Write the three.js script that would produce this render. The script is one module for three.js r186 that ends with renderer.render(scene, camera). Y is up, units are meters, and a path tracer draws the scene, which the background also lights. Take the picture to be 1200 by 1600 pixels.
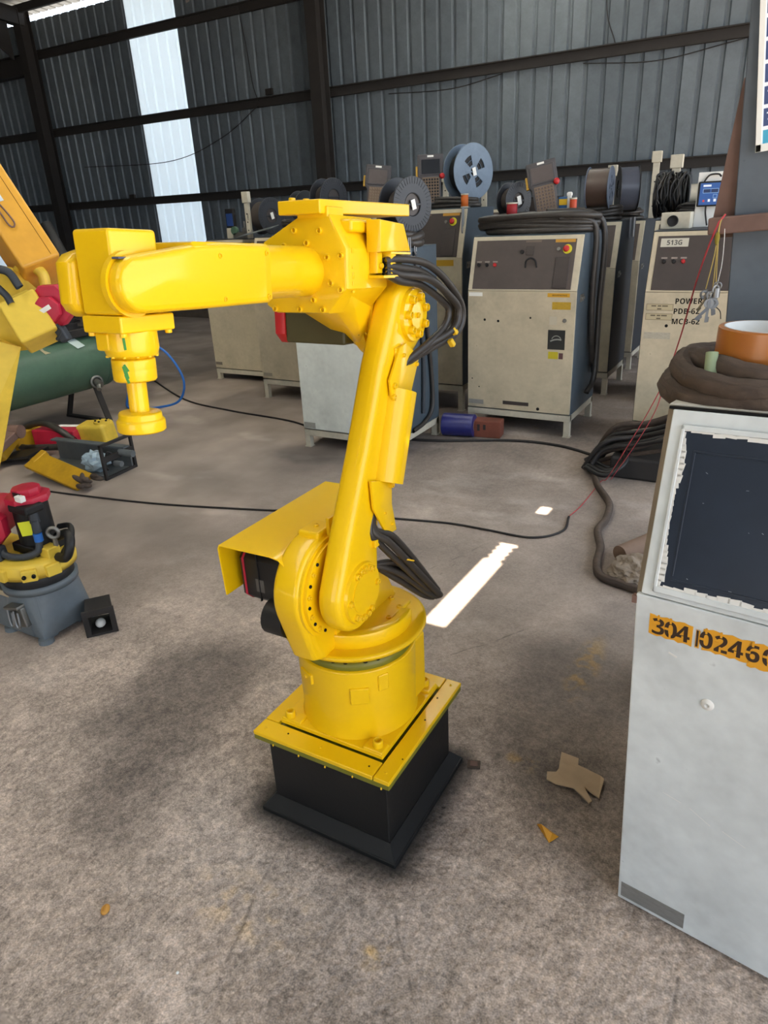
import * as THREE from 'three';
import { RoundedBoxGeometry } from 'three/addons/geometries/RoundedBoxGeometry.js';
import { ConvexGeometry } from 'three/addons/geometries/ConvexGeometry.js';
import { mergeGeometries, toCreasedNormals } from 'three/addons/utils/BufferGeometryUtils.js';
import { TextGeometry } from 'three/addons/geometries/TextGeometry.js';
import { FontLoader } from 'three/addons/loaders/FontLoader.js';
import { ImprovedNoise } from 'three/addons/math/ImprovedNoise.js';

// ---------------------------------------------------------------- camera, sky, sun, exposure
const scene = new THREE.Scene();
const camera = new THREE.PerspectiveCamera(72.8, 1200 / 1600, 0.05, 200);
camera.position.set(0, 1.6, 0);
camera.rotation.order = 'YXZ';
camera.rotation.set(THREE.MathUtils.degToRad(-23.5), THREE.MathUtils.degToRad(30.7), THREE.MathUtils.degToRad(-2.95));
scene.background = new THREE.Color(0.80, 0.92, 1.08);
scene.backgroundIntensity = 3.2;
const SUN = new THREE.Vector3(0.38, 1, 0.78).normalize();
const sun = new THREE.DirectionalLight(0xfff1dc, 42);
sun.name = 'sun';
sun.position.copy(SUN).multiplyScalar(20); sun.target.position.set(0, 0, 0);
sun.castShadow = true; sun.shadow.radius = 0.35; sun.shadow.mapSize.set(4096, 4096);
Object.assign(sun.shadow.camera, { left: -16, right: 12, top: 16, bottom: -12, near: 1, far: 60 });
scene.add(sun, sun.target);
const renderer = new THREE.WebGLRenderer({ antialias: true });
renderer.toneMapping = THREE.LinearToneMapping;
renderer.toneMappingExposure = 1.05;
renderer.shadowMap.enabled = true;

const font = await new FontLoader().loadAsync('fonts/droid/droid_sans_bold.typeface.json');
// ---------------------------------------------------------------- helpers
let seed = 7;
const rnd = () => { seed = (seed + 0x6d2b79f5) | 0; let t = Math.imul(seed ^ (seed >>> 15), 1 | seed); t = (t + Math.imul(t ^ (t >>> 7), 61 | t)) ^ t; return ((t ^ (t >>> 14)) >>> 0) / 4294967296; };
const rr = (a, b) => a + (b - a) * rnd();
const V = (x, y, z) => new THREE.Vector3(x, y, z);
const rad = THREE.MathUtils.degToRad, PI = Math.PI;
const perlin = new ImprovedNoise();
const fbm = (x, y, z, o = 4) => { let s = 0, a = 0.5; for (let i = 0; i < o; i++) { s += a * perlin.noise(x, y, z + i * 7.3); x *= 2.03; y *= 2.03; a *= 0.5; } return s; };
const clamp = (v, a = 0, b = 1) => Math.min(b, Math.max(a, v));
const smooth = (a, b, v) => { const t = clamp((v - a) / (b - a)); return t * t * (3 - 2 * t); };

const names = new Map();
function numbered(name) { const n = names.get(name) ?? 0; names.set(name, n + 1); return n ? name + '_' + String(n).padStart(3, '0') : name; }
// a Group at the thing's base; geometry of 'world' things is given in world coordinates
const worldRoots = new Set();
function thing(name, label, category, pos = [0, 0, 0], { group, yaw = 0, rot, world = false } = {}) {
  const o = new THREE.Group(); o.name = numbered(name); o.position.set(...pos);
  if (rot) o.rotation.set(...rot); else o.rotation.y = yaw;
  o.userData = { label, category }; if (group) o.userData.group = group;
  if (world) worldRoots.add(o);
  scene.add(o); return o;
}
function structure(name, pos = [0, 0, 0]) { const o = new THREE.Group(); o.name = numbered(name); o.position.set(...pos); o.userData = { kind: 'structure' }; scene.add(o); return o; }
const rootOf = (p) => { while (p && p.parent && p.parent !== scene) p = p.parent; return p; };
const tmpM = new THREE.Matrix4(), tmpQ = new THREE.Quaternion(), tmpE = new THREE.Euler();
function T(g, p = [0, 0, 0], r = [0, 0, 0], s = [1, 1, 1]) {
  tmpQ.setFromEuler(tmpE.set(...r)); tmpM.compose(V(...p), tmpQ, V(...s)); g.applyMatrix4(tmpM); return g;
}
const keepUV = new WeakSet();
const keep = (g) => { keepUV.add(g); return g; };
function boxUV(g) {
  const p = g.attributes.position, n = g.attributes.normal, uv = new Float32Array(p.count * 2);
  for (let i = 0; i < p.count; i++) {
    const ax = Math.abs(n.getX(i)), ay = Math.abs(n.getY(i)), az = Math.abs(n.getZ(i));
    let u, v;
    if (ay >= ax && ay >= az) { u = p.getX(i); v = p.getZ(i); } else if (ax >= az) { u = p.getZ(i); v = p.getY(i); } else { u = p.getX(i); v = p.getY(i); }
    uv[i * 2] = u; uv[i * 2 + 1] = v;
  }
  g.setAttribute('uv', new THREE.BufferAttribute(uv, 2)); return g;
}
function flatGeo(g) {
  const k = keepUV.has(g); let h = g.index ? g.toNonIndexed() : g;
  const c = new THREE.BufferGeometry();
  if (!h.attributes.normal) h.computeVertexNormals();
  for (const a of ['position', 'normal', 'uv']) if (h.attributes[a]) c.setAttribute(a, h.attributes[a]);
  if (!k || !c.attributes.uv) boxUV(c);
  return c;
}
function join(geos) { geos = Array.isArray(geos) ? geos.flat(3) : [geos]; return geos.length === 1 ? flatGeo(geos[0]) : mergeGeometries(geos.map(flatGeo)); }
function mesh(name, geos, mat, parent, label) {
  const root = rootOf(parent);
  const g = join(geos);
  if (root && worldRoots.has(root)) g.translate(-root.position.x, -root.position.y, -root.position.z);
  const m = new THREE.Mesh(g, mat); m.name = numbered(name); m.castShadow = m.receiveShadow = true;
  if (label) m.userData.label = label;
  (parent ?? scene).add(m); return m;
}
// one-mesh thing
function single(name, geos, mat, label, category, group) {
  const m = mesh(name, geos, mat, null); m.geometry.computeBoundingBox();
  const b = m.geometry.boundingBox, c = [(b.min.x + b.max.x) / 2, b.min.y, (b.min.z + b.max.z) / 2];
  m.geometry.translate(-c[0], -c[1], -c[2]); m.position.set(...c);
  m.userData = { label, category }; if (group) m.userData.group = group; return m;
}
const shared = (name, geo, mat, parent, p, r) => { const m = new THREE.Mesh(geo, mat); m.name = numbered(name); m.castShadow = m.receiveShadow = true; if (p) m.position.set(...p); if (r) m.rotation.set(...r); parent.add(m); return m; };
// geometry makers
const RB = (w, h, d, r = 0.004, s = 2) => new RoundedBoxGeometry(w, h, d, s, Math.min(r, w / 2.01, h / 2.01, d / 2.01));
const box = (x0, x1, y0, y1, z0, z1, r = 0.003) => T(RB(Math.abs(x1 - x0), Math.abs(y1 - y0), Math.abs(z1 - z0), r), [(x0 + x1) / 2, (y0 + y1) / 2, (z0 + z1) / 2]);
const cyl = (r1, r2, h, seg = 32, p = [0, 0, 0], r = [0, 0, 0]) => T(new THREE.CylinderGeometry(r1, r2, h, seg), p, r);
const cylX = (r, x0, x1, y, z, seg = 32, r2 = r) => cyl(r2, r, Math.abs(x1 - x0), seg, [(x0 + x1) / 2, y, z], [0, 0, -PI / 2]); // r at x0 side, r2 at x1 side
const cylZ = (r, z0, z1, x, y, seg = 32, r2 = r) => cyl(r2, r, Math.abs(z1 - z0), seg, [x, y, (z0 + z1) / 2], [PI / 2, 0, 0]);
const lathe = (pts, seg = 48, p, r) => T(new THREE.LatheGeometry(pts.map(([a, b]) => new THREE.Vector2(a, b)), seg), p, r);
const tube = (pts, r, seg = 40, rs = 8, closed = false, tension = 0.5) => new THREE.TubeGeometry(new THREE.CatmullRomCurve3(pts.map((p) => V(...p)), closed, 'catmullrom', tension), seg, r, rs, closed);
const shapeOf = (pts) => new THREE.Shape(pts.map(([a, b]) => new THREE.Vector2(a, b)));
// outline in (x, y) extruded by depth along +z, bevelled
function ext(shape, depth, bevel = 0.003, seg = 2, curve = 12) {
  if (Array.isArray(shape)) shape = shapeOf(shape);
  const g = new THREE.ExtrudeGeometry(shape, { depth: depth - 2 * bevel, bevelEnabled: bevel > 0, bevelThickness: bevel, bevelSize: bevel, bevelOffset: -bevel, bevelSegments: seg, curveSegments: curve });
  return toCreasedNormals(g.translate(0, 0, bevel), rad(32));
}
// outline in (z, y), extruded from x0 to x1
const extX = (shape, x0, x1, bevel = 0.003, seg = 2, curve = 12) => { const g = ext(shape, x1 - x0, bevel, seg, curve); return T(g, [x0, 0, 0], [0, PI / 2, 0], [1, 1, 1]).applyMatrix4(tmpM.makeScale(1, 1, 1)); };
const hull = (pts, crease = 30) => toCreasedNormals(new ConvexGeometry(pts.map((p) => V(...p))), rad(crease));
const bar = (a, b, w, h = w, r = 0.002) => { const A = V(...a), B = V(...b), d = B.clone().sub(A), g = RB(w, h, d.length(), r); const m = new THREE.Matrix4().lookAt(B, A, V(0, 1, 0)); m.setPosition(A.add(B).multiplyScalar(0.5)); return g.applyMatrix4(m); };
const rod = (a, b, r, seg = 12, r2 = r) => { const A = V(...a), B = V(...b), d = B.clone().sub(A), g = new THREE.CylinderGeometry(r2, r, d.length(), seg); g.applyMatrix4(new THREE.Matrix4().compose(A.clone().add(B).multiplyScalar(0.5), new THREE.Quaternion().setFromUnitVectors(V(0, 1, 0), d.normalize()), V(1, 1, 1))); return g; };
// socket screw: head with a hexagonal hole, axis +y, base at origin
function screwGeo(r = 0.007, h = 0.007) { return join([lathe([[r, 0], [r, h * 0.85], [r * 0.85, h], [r * 0.56, h], [r * 0.54, h * 0.02], [0.0001, h * 0.02]], 14)]); }
const screwG = screwGeo();
function screw(parent, mat, p, dir = [0, 1, 0], s = 1, name = 'bolt') {
  const m = new THREE.Mesh(screwG, mat); m.name = numbered(name); const root = rootOf(parent);
  m.position.set(...p); if (worldRoots.has(root)) m.position.sub(root.position);
  m.quaternion.setFromUnitVectors(V(0, 1, 0), V(...dir).normalize()); m.scale.setScalar(s); m.castShadow = m.receiveShadow = true; parent.add(m); return m;
}

// ---------------------------------------------------------------- textures and materials
function dataTex(n, fn, srgb, rep = 1) {
  const a = new Uint8Array(n * n * 4);
  for (let y = 0; y < n; y++) for (let x = 0; x < n; x++) { const c = fn(x / n, y / n, x, y), i = (y * n + x) * 4; a[i] = clamp(c[0]) * 255; a[i + 1] = clamp(c[1]) * 255; a[i + 2] = clamp(c[2]) * 255; a[i + 3] = 255; }
  const t = new THREE.DataTexture(a, n, n); t.wrapS = t.wrapT = THREE.RepeatWrapping; t.magFilter = THREE.LinearFilter; t.minFilter = THREE.LinearMipmapLinearFilter; t.generateMipmaps = true;
  if (srgb) t.colorSpace = THREE.SRGBColorSpace; t.repeat.set(rep, rep); t.needsUpdate = true; return t;
}
// seamless noise: blend of two shifted fields
const tileN = (u, v, f, z, o = 4) => { const s = (a, b) => fbm(a * f, b * f, z, o); const wu = smooth(0, 1, u), wv = smooth(0, 1, v); return (s(u, v) * (1 - wu) + s(u - 1, v) * wu) * (1 - wv) * 0 + ((s(u, v) * (1 - u) + s(u - 1, v) * u) * (1 - v) + (s(u, v - 1) * (1 - u) + s(u - 1, v - 1) * u) * v); };
const grime = dataTex(512, (u, v) => { const a = tileN(u, v, 6, 1.5, 5), b = tileN(u, v, 26, 9.1, 3), s = 0.93 + 0.16 * a + 0.07 * b - 0.25 * smooth(0.28, 0.45, b + 0.4 * a); return [s, s * 0.99, s * 0.97]; }, true, 1.3);
const paintBump = dataTex(256, (u, v) => { const a = 0.5 + 0.5 * tileN(u, v, 14, 3.3, 3) + 0.35 * tileN(u, v, 50, 8.8, 2); return [a, a, a]; }, false, 4);
const rubberTex = dataTex(256, (u, v) => { const a = 0.82 + 0.35 * tileN(u, v, 9, 5.5, 4); return [a, a * 0.97, a * 0.92]; }, true, 3);
const roughTex = dataTex(256, (u, v) => { const a = 0.75 + 0.4 * tileN(u, v, 7, 2.2, 4); return [a, a, a]; }, false, 2);
function std(color, o = {}) { return new THREE.MeshStandardMaterial({ color, roughness: 0.6, ...o }); }
const M = {
  yellow: new THREE.MeshPhysicalMaterial({ color: '#f0c006', roughness: 0.45, specularIntensity: 0.5, clearcoat: 0.45, clearcoatRoughness: 0.12, bumpMap: paintBump, bumpScale: 0.0004 }),
  yellowDull: std('#c99a18', { roughness: 0.55, map: grime, bumpMap: paintBump, bumpScale: 0.001 }),
  yellowAmber: std('#e6aa3c', { roughness: 0.4, map: grime }),
  yellowPale: std('#f3d04a', { roughness: 0.5, map: grime }),
  olive: std('#7d7a1c', { roughness: 0.45, map: grime }),
  black: std('#050505', { roughness: 0.6, bumpMap: paintBump, bumpScale: 0.0008 }),
  blackMatt: std('#141313', { roughness: 0.7 }),
  hole: std('#080706', { roughness: 1 }),
  motor: std('#161414', { roughness: 0.5, map: grime }),
  red: std('#c21f3f', { roughness: 0.5, map: grime }),
  redBright: std('#b51f22', { roughness: 0.45 }),
  beige: std('#cfc5ae', { roughness: 0.55, map: grime }),
  beigeWarm: std('#c9bda4', { roughness: 0.6, map: grime }),
  cabGrey: std('#e2e8e3', { roughness: 0.5, map: grime }),
  cabFront: std('#dfe6ea', { roughness: 0.45, map: grime }),
  cabTop: std('#cfccc4', { roughness: 0.6, map: grime }),
  slate: std('#4e5b66', { roughness: 0.5, map: grime }),
  slateDark: std('#353b42', { roughness: 0.55, map: grime }),
  panelBrown: std('#544a46', { roughness: 0.5, map: grime }),
  panelDark: std('#443b38', { roughness: 0.5, map: grime }),
  navy: std('#232d3d', { roughness: 0.32, map: grime }),
  steelDark: std('#2b2725', { roughness: 0.75, map: grime }),
  steelRust: std('#7b5f55', { roughness: 0.75, map: grime }),
  steel: std('#8d8d8a', { roughness: 0.4, metalness: 0.8, map: grime }),
  chrome: std('#8f9091', { roughness: 0.4, metalness: 0.9 }),
  sheet: std('#6c7276', { roughness: 0.55, metalness: 0.25, map: grime }),
  rubber: std('#1b1b1d', { roughness: 0.5, map: rubberTex }),
  rubberGrey: std('#454240', { roughness: 0.45, map: rubberTex }),
  rubberDusty: std('#5d5048', { roughness: 0.85, map: rubberTex, bumpMap: paintBump, bumpScale: 0.003 }),
  cableBlack: std('#201c1a', { roughness: 0.6 }),
  blueHose: std('#2767b5', { roughness: 0.4 }),
  green: std('#4c6b58', { roughness: 0.45, map: grime }),
  greyBase: std('#6d777f', { roughness: 0.45, map: grime }),
  white: std('#dcdad4', { roughness: 0.6 }),
  label: std('#e9e7df', { roughness: 0.7 }),
  yellowLabel: std('#e2b51e', { roughness: 0.6 }),
  spool: std('#2b2d31', { roughness: 0.45 }),
  spoolBlue: std('#6a7d92', { roughness: 0.5, map: grime }),
  wire: std('#4a4340', { roughness: 0.5, map: grime }),
  pendant: std('#4b484b', { roughness: 0.55, map: grime }),
  pendantTan: std('#7d6a58', { roughness: 0.7, map: grime }),
  screen: std('#141518', { roughness: 0.25 }),
  screenGrey: std('#5d5452', { roughness: 0.45, map: grime }),
  post: std('#c9c3b2', { roughness: 0.7, map: grime }),
  tan: std('#a5642a', { roughness: 0.28 }),
};
function canvasTex(w, h, draw) { const c = document.createElement('canvas'); c.width = w; c.height = h; draw(c.getContext('2d'), w, h); const t = new THREE.CanvasTexture(c); t.colorSpace = THREE.SRGBColorSpace; t.anisotropy = 8; return t; }
// a thin printed plate, w x h, face towards +z, uv 0..1 on the face
function plateGeo(w, h, t = 0.0015) { const g = new THREE.BoxGeometry(w, h, t); return keep(g); }
// ---------------------------------------------------------------- the setting
const WZ = -9.5;
const SLOT = [-1.09 + SUN.x / SUN.y * 5.75, -2.63 + SUN.z / SUN.y * 5.75];
// concrete: colour and relief at a point of the floor
const PED = [-0.905, -1.335];
function slab(x, z) {
  const big = fbm(x * 0.55 + 3, z * 0.55, 0.3, 4), mid = fbm(x * 2.3, z * 2.3, 4.1, 4), fine = fbm(x * 21, z * 21, 8.2, 3), grit = 0.75 * fbm(x * 95, z * 95, 2.6, 2) + 0.5 * perlin.noise(x * 260, z * 260, 5.1) - 0.35 * Math.max(0, perlin.noise(x * 42, z * 42, 7.7) - 0.25);
  const near = smooth(-2.2, -0.7, z), rough = (0.3 + 0.7 * smooth(-2.6, -1.2, z + 0.25 * mid)) * (0.15 + 0.85 * smooth(-3.0, -2.0, x));
  let s = 0.575 + 0.16 * big + 0.16 * mid + 0.15 * fine * rough + 0.34 * grit * rough;
  s += 0.03 * near - 0.03 * smooth(-2, -3.6, z);
  let c = [s * 1.035, s * 0.94, s * 0.868];
  // worn lighter scuffs
  const sc = smooth(0.16, 0.42, fbm(x * 1.7 + 9, z * 3.1, 6.6, 5)); for (let i = 0; i < 3; i++) c[i] += 0.07 * sc;
  // black overspray round the pedestal
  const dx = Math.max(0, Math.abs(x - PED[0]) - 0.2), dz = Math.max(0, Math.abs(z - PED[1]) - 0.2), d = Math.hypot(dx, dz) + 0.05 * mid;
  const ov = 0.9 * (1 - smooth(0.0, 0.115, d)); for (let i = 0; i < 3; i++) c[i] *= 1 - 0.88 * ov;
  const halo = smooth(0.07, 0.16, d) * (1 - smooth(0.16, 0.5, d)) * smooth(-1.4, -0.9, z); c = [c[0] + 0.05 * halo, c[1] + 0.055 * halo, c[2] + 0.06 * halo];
  // old yellow paint traces
  const yl = (px, pz, a, b, st) => { const q = Math.hypot((x - px) / a, (z - pz) / b); const k = st * (1 - smooth(0.3, 1, q)) * smooth(-0.1, 0.25, fine + mid * 0.6); c = [c[0] + 0.1 * k, c[1] + 0.035 * k, c[2] - 0.1 * k]; };
  yl(-0.47, -2.2, 0.07, 0.28, 1); yl(-0.62, -0.9, 0.05, 0.06, 1); yl(-0.51, -1.64, 0.1, 0.05, 0.9); yl(-0.95, -0.85, 0.25, 0.12, 0.4);
  // oil marks
  const oil = (px, pz, a, b, st) => { const q = Math.hypot((x - px) / a, (z - pz) / b) + 0.5 * mid; const k = st * (1 - smooth(0.4, 1, q)); for (let i = 0; i < 3; i++) c[i] *= 1 - k; };
  oil(-1.75, -1.45, 0.35, 0.5, 0.28); oil(-1.5, -0.95, 0.22, 0.2, 0.15); oil(-0.45, -2.1, 0.35, 0.7, 0.22); oil(-2.9, -3.9, 0.5, 0.25, 0.2); oil(-1.25, -2.0, 0.3, 0.3, 0.15); oil(-0.25, -1.55, 0.35, 0.35, 0.18);
  // hairline cracks
  const crack = (ax, az, bx, bz, w, st0) => { const st = st0 * 0.55; const L = Math.hypot(bx - ax, bz - az), t = clamp(((x - ax) * (bx - ax) + (z - az) * (bz - az)) / L / L); const q = Math.hypot(x - ax - t * (bx - ax) + 0.03 * mid, z - az - t * (bz - az) + 0.03 * fbm(x * 8, z * 8, 1, 3)); const k = st * (1 - smooth(0, w, q)); for (let i = 0; i < 3; i++) c[i] *= 1 - k; return k; };
  let pit = 0;
  pit += crack(-0.69, -1.1, -0.5, -0.85, 0.006, 0.4) + crack(-1.0, -1.0, -0.92, -0.72, 0.007, 0.35) + crack(0.02, -1.16, 0.0, -0.9, 0.008, 0.5) + crack(-1.35, -2.6, -1.2, -3.0, 0.006, 0.3) + crack(-0.95, -2.05, -0.75, -2.35, 0.006, 0.4) + crack(-1.3, -2.2, -1.25, -2.75, 0.005, 0.3);
  const h = 0.5 + 0.32 * fbm(x * 30, z * 30, 3.3, 3) * rough + 0.3 * fine * rough + 0.3 * fbm(x * 70, z * 70, 2.6, 2) * rough + 0.2 * mid - 0.25 * pit;
  return [c, h];
}
function slabMesh(name, x0, x1, z0, z1, n, parent, bump) {
  const cd = new Uint8Array(n * n * 4), hd = new Uint8Array(n * n * 4);
  for (let j = 0; j < n; j++) for (let i = 0; i < n; i++) {
    const [c, h] = slab(x0 + (x1 - x0) * (i + 0.5) / n, z1 + (z0 - z1) * (j + 0.5) / n), k = (j * n + i) * 4;
    for (let q = 0; q < 3; q++) { cd[k + q] = clamp(c[q]) * 255; hd[k + q] = clamp(h) * 255; } cd[k + 3] = hd[k + 3] = 255;
  }
  const mk = (a, s) => { const t = new THREE.DataTexture(a, n, n); t.magFilter = THREE.LinearFilter; t.minFilter = THREE.LinearMipmapLinearFilter; t.generateMipmaps = true; if (s) t.colorSpace = THREE.SRGBColorSpace; t.needsUpdate = true; return t; };
  const mat = new THREE.MeshStandardMaterial({ map: mk(cd, true), roughness: 0.88, bumpMap: mk(hd, false), bumpScale: bump });
  const g = new THREE.BoxGeometry(x1 - x0, 0.12, z1 - z0); const p = g.attributes.position, uv = g.attributes.uv;
  g.translate((x0 + x1) / 2, -0.06, (z0 + z1) / 2);
  for (let i = 0; i < p.count; i++) uv.setXY(i, (p.getX(i) - x0) / (x1 - x0), (z1 - p.getZ(i)) / (z1 - z0));
  return mesh(name, [keep(g)], mat, parent);
}
const floor = structure('floor');
const NB = [-3.0, 0.6, -4.0, -0.4];
slabMesh('floor_slab', NB[0], NB[1], NB[2], NB[3], 2048, floor, 0.011);
slabMesh('floor_slab', -15, NB[0], -10, 6, 512, floor, 0.012);
slabMesh('floor_slab', NB[0], NB[1], -10, NB[2], 384, floor, 0.012);
slabMesh('floor_slab', NB[0], NB[1], NB[3], 1.4, 512, floor, 0.011);
slabMesh('floor_slab', NB[0], NB[1], 1.4, 8, 128, floor, 0.012);
slabMesh('floor_slab', NB[1], 6, -10, 6, 128, floor, 0.012);
const yard = structure('floor_yard');
mesh('yard_ground', [box(-60, 60, -0.2, -0.13, -60, 60, 0.01)], std('#a7a8a8', { roughness: 0.95 }), yard);

// corrugated sheets: flats with narrow outward ribs
const PITCH = 0.21, SHEET = PITCH * 5;
function sheetGeo(w, h, t = 0.004, pitch = PITCH) {
  const top = [], n = Math.round(w / pitch);
  for (let i = 0; i < n; i++) { const x = i * pitch; top.push([x, 0], [x + pitch - 0.062, 0], [x + pitch - 0.045, -0.032], [x + pitch - 0.017, -0.032]); }
  top.push([n * pitch, 0]);
  const s = shapeOf([...top.map(([a, b]) => [a, -b]), ...top.slice().reverse().map(([a, b]) => [a, t - b])]);
  return toCreasedNormals(new THREE.ExtrudeGeometry(s, { depth: h, bevelEnabled: false }).rotateX(-PI / 2), rad(20)); // (x, -z) outline, up y
}
const wallTop = 4.84;
const wallB = structure('wall_back', [0, 0, WZ]);
const sheetG = boxUV(flatGeo(sheetGeo(SHEET, wallTop)));
const sheetMats = [0, 1, 2, 3].map((i) => std(['#747e87', '#6e7881', '#79838c', '#6a747d'][i], { roughness: 0.5, metalness: 0.3, map: grime }));
const clearSheet = new THREE.MeshPhysicalMaterial({ color: '#e9eef0', roughness: 0.9, transmission: 0.55, thickness: 0 });
const roofClear = new THREE.MeshPhysicalMaterial({ color: '#f7fafa', roughness: 0.9, transmission: 0.75, thickness: 0 });
const X0 = -9.905;
for (let i = -5; i < 12; i++) {
  const clear = i === 0 || i === -5;
  const m = shared(clear ? 'translucent_sheet' : 'metal_sheet', sheetG, clear ? clearSheet : sheetMats[(i + 40) % 4], wallB, [X0 + i * SHEET, 0, (i % 2) * 0.002]);
  if (clear) m.userData.label = 'milky translucent daylight sheet';
}
for (const y of [1.93, 3.14, 4.33]) { const g = mesh('girt', [box(-15.1, 2.38, y - 0.06, y + 0.06, 0.004, 0.055, 0.004), box(-15.1, 2.38, y + 0.045, y + 0.06, 0.05, 0.1, 0.003)], M.steelDark, wallB); }
mesh('plinth', [box(-15.1, 2.38, 0, 0.7, 0.01, 0.12, 0.01)], std('#6e655c', { roughness: 0.95, map: grime }), wallB);
const bracket = (x, y) => mesh('cleat', [box(x - 0.06, x + 0.06, y + 0.02, y + 0.1, 0.02, 0.06)], M.steelDark, wallB);
bracket(-10.4, 1.95); bracket(-7.2, 3.2);
for (const x of [-6.2, -12.15]) {
  const c = structure('steel_column', [x, 0, WZ + 0.2]);
  mesh('column_flange', [box(-0.09, 0.09, 0, 4.95, -0.11, -0.098), box(-0.09, 0.09, 0, 4.95, 0.098, 0.11)], M.steelDark, c);
  mesh('column_web', [box(-0.02, 0.02, 0, 4.95, -0.1, 0.1)], M.steelDark, c);
  mesh('rafter', [bar([0, 4.85, 0], [0, 5.95, 17.2], 0.16, 0.24)], M.steelDark, c);
  mesh('haunch', [extX([[0.1, 4.75], [0.1, 4.2], [0.9, 4.83]], -0.02, 0.02, 0.002).rotateY(PI).translate(0, 0, 0.2)], M.steelDark, c);
}
mesh('eave_beam', [box(-15.1, -12.2, 4.05, 4.3, 0.06, 0.25, 0.004)], M.steelDark, wallB);
// chalk letters beside the daylight sheet
{
  const g = new TextGeometry('BA', { font, size: 0.13, depth: 0.002, curveSegments: 4 });
  mesh('chalk_letters', [T(g, [-8.62, 4.55, 0.005], [0, 0, 0.2])], std('#8a8580', { roughness: 0.9 }), wallB);
}
// thin wires on the wall
const wireOnWall = (pts, label) => mesh('wire', [tube(pts, 0.006, 30, 5)], M.cableBlack, wallB);
wireOnWall([[-11.5, 2.55, 0.03], [-9.4, 2.5, 0.03], [-8.2, 2.75, 0.04], [-7.4, 3.1, 0.08]]);
wireOnWall([[-7.6, 4.35, 0.06], [-7.55, 3.9, 0.03], [-7.5, 3.4, 0.03], [-7.4, 3.15, 0.06]]);
wireOnWall([[-2.35, 4.4, 0.06], [-2.38, 3.6, 0.03], [-2.25, 3.2, 0.06]]);
wireOnWall([[-2.6, 3.05, 0.05], [-1.8, 2.98, 0.03], [-1.1, 3.05, 0.03], [-0.7, 3.1, 0.06]]);
wireOnWall([[-5.2, 3.02, 0.05], [-4.3, 2.98, 0.04], [-3.6, 3.06, 0.06]]);

// roof: corrugated sheets rising towards the open front, a slot where one is short
const roof = structure('ceiling');
const slope = rad(3.6), roofY = (z) => 5.05 + (z - WZ) * Math.tan(slope);
{
  const L = 17.8 / Math.cos(slope);
  const g = boxUV(flatGeo(sheetGeo(SHEET, L).rotateX(PI / 2 - slope).translate(0, roofY(-9.82), -9.82)));
  const rm = std('#8d8a84', { roughness: 0.6, metalness: 0.2, map: grime });
  const slotX = SLOT[0], i0 = Math.floor((slotX - X0) / SHEET);
  for (let i = -5; i < 13; i++) if (i !== i0) shared(i % 4 === 2 && i > 5 ? 'translucent_sheet' : 'roof_sheet', g, i % 4 === 2 && i > 5 ? roofClear : rm, roof, [X0 + i * SHEET, 0, 0]);
  // the sheet with the slot, in four pieces round it
  const xa = X0 + i0 * SHEET, xb = xa + SHEET, w = 0.1, zs = SLOT[1], len = 0.88;
  const piece = (x0, x1, z0, z1) => shared('roof_sheet', boxUV(flatGeo(new THREE.BoxGeometry(x1 - x0, 0.004, (z1 - z0) / Math.cos(slope)).rotateX(-slope).translate((x0 + x1) / 2, roofY((z0 + z1) / 2), (z0 + z1) / 2))), rm, roof);
  const sx0 = slotX - w / 2, sx1 = slotX + w / 2, z1 = zs + len / 2, z0 = zs - len / 2;
  piece(xa, sx0, -9.82, 7.98); piece(sx1, xb, -9.82, 7.98); piece(sx0, sx1, z1, 7.98); piece(sx0, sx1, z0 - 0.455, z0); piece(sx0, sx1 - 0.06, z0 - 0.56, z0 - 0.455); piece(sx0, sx1, -9.82, z0 - 0.56);
  // ragged end of the slot
  const teeth = []; for (let k = 0; k < 4; k++) teeth.push(new THREE.CylinderGeometry(0.022, 0.022, 0.005, 16).translate(sx0 - 0.002, roofY(z0 + 0.03 + k * 0.05), z0 + 0.03 + k * 0.05), new THREE.CylinderGeometry(0.022, 0.022, 0.005, 16).translate(sx1 + 0.002, roofY(z0 + 0.05 + k * 0.05), z0 + 0.05 + k * 0.05));
  mesh('flashing', [...teeth, new THREE.BoxGeometry(w, 0.004, 0.3).rotateX(-slope).translate(slotX, roofY(z0 - 0.15), z0 - 0.15)], rm, roof);
  for (const z of [-9.25, -7, -4.7, -2.4]) mesh('purlin', [box(-15.1, 2.38, roofY(z) - 0.16, roofY(z) - 0.045, z - 0.03, z + 0.03)], M.steelDark, roof);
}
// side walls; the front and the front part of the right side are open
const wallL = structure('wall_left', [-15.15, 0, 0]);
mesh('wall_sheet', [box(-0.05, 0, 0, 6.6, -9.5, 8, 0.004)], sheetMats[0], wallL);
const wallR = structure('wall_right', [2.4, 0, 0]);
mesh('wall_sheet', [box(0, 0.05, 0, 6, -9.5, -8.6, 0.004), box(0, 0.05, 4.8, 6.6, -8.6, 8, 0.004), box(0, 0.05, 0, 4.8, 2.2, 8, 0.004)], sheetMats[1], wallR);
const wallF = structure('wall_front', [0, 0, 8]);
mesh('wall_sheet', [box(-15.2, -2.5, 0, 6.6, 0, 0.05, 0.004), box(-2.5, 2.0, 3.1, 6.6, 0, 0.05, 0.004), box(2.0, 2.45, 0, 6.6, 0, 0.05, 0.004)], sheetMats[1], wallF);
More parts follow.
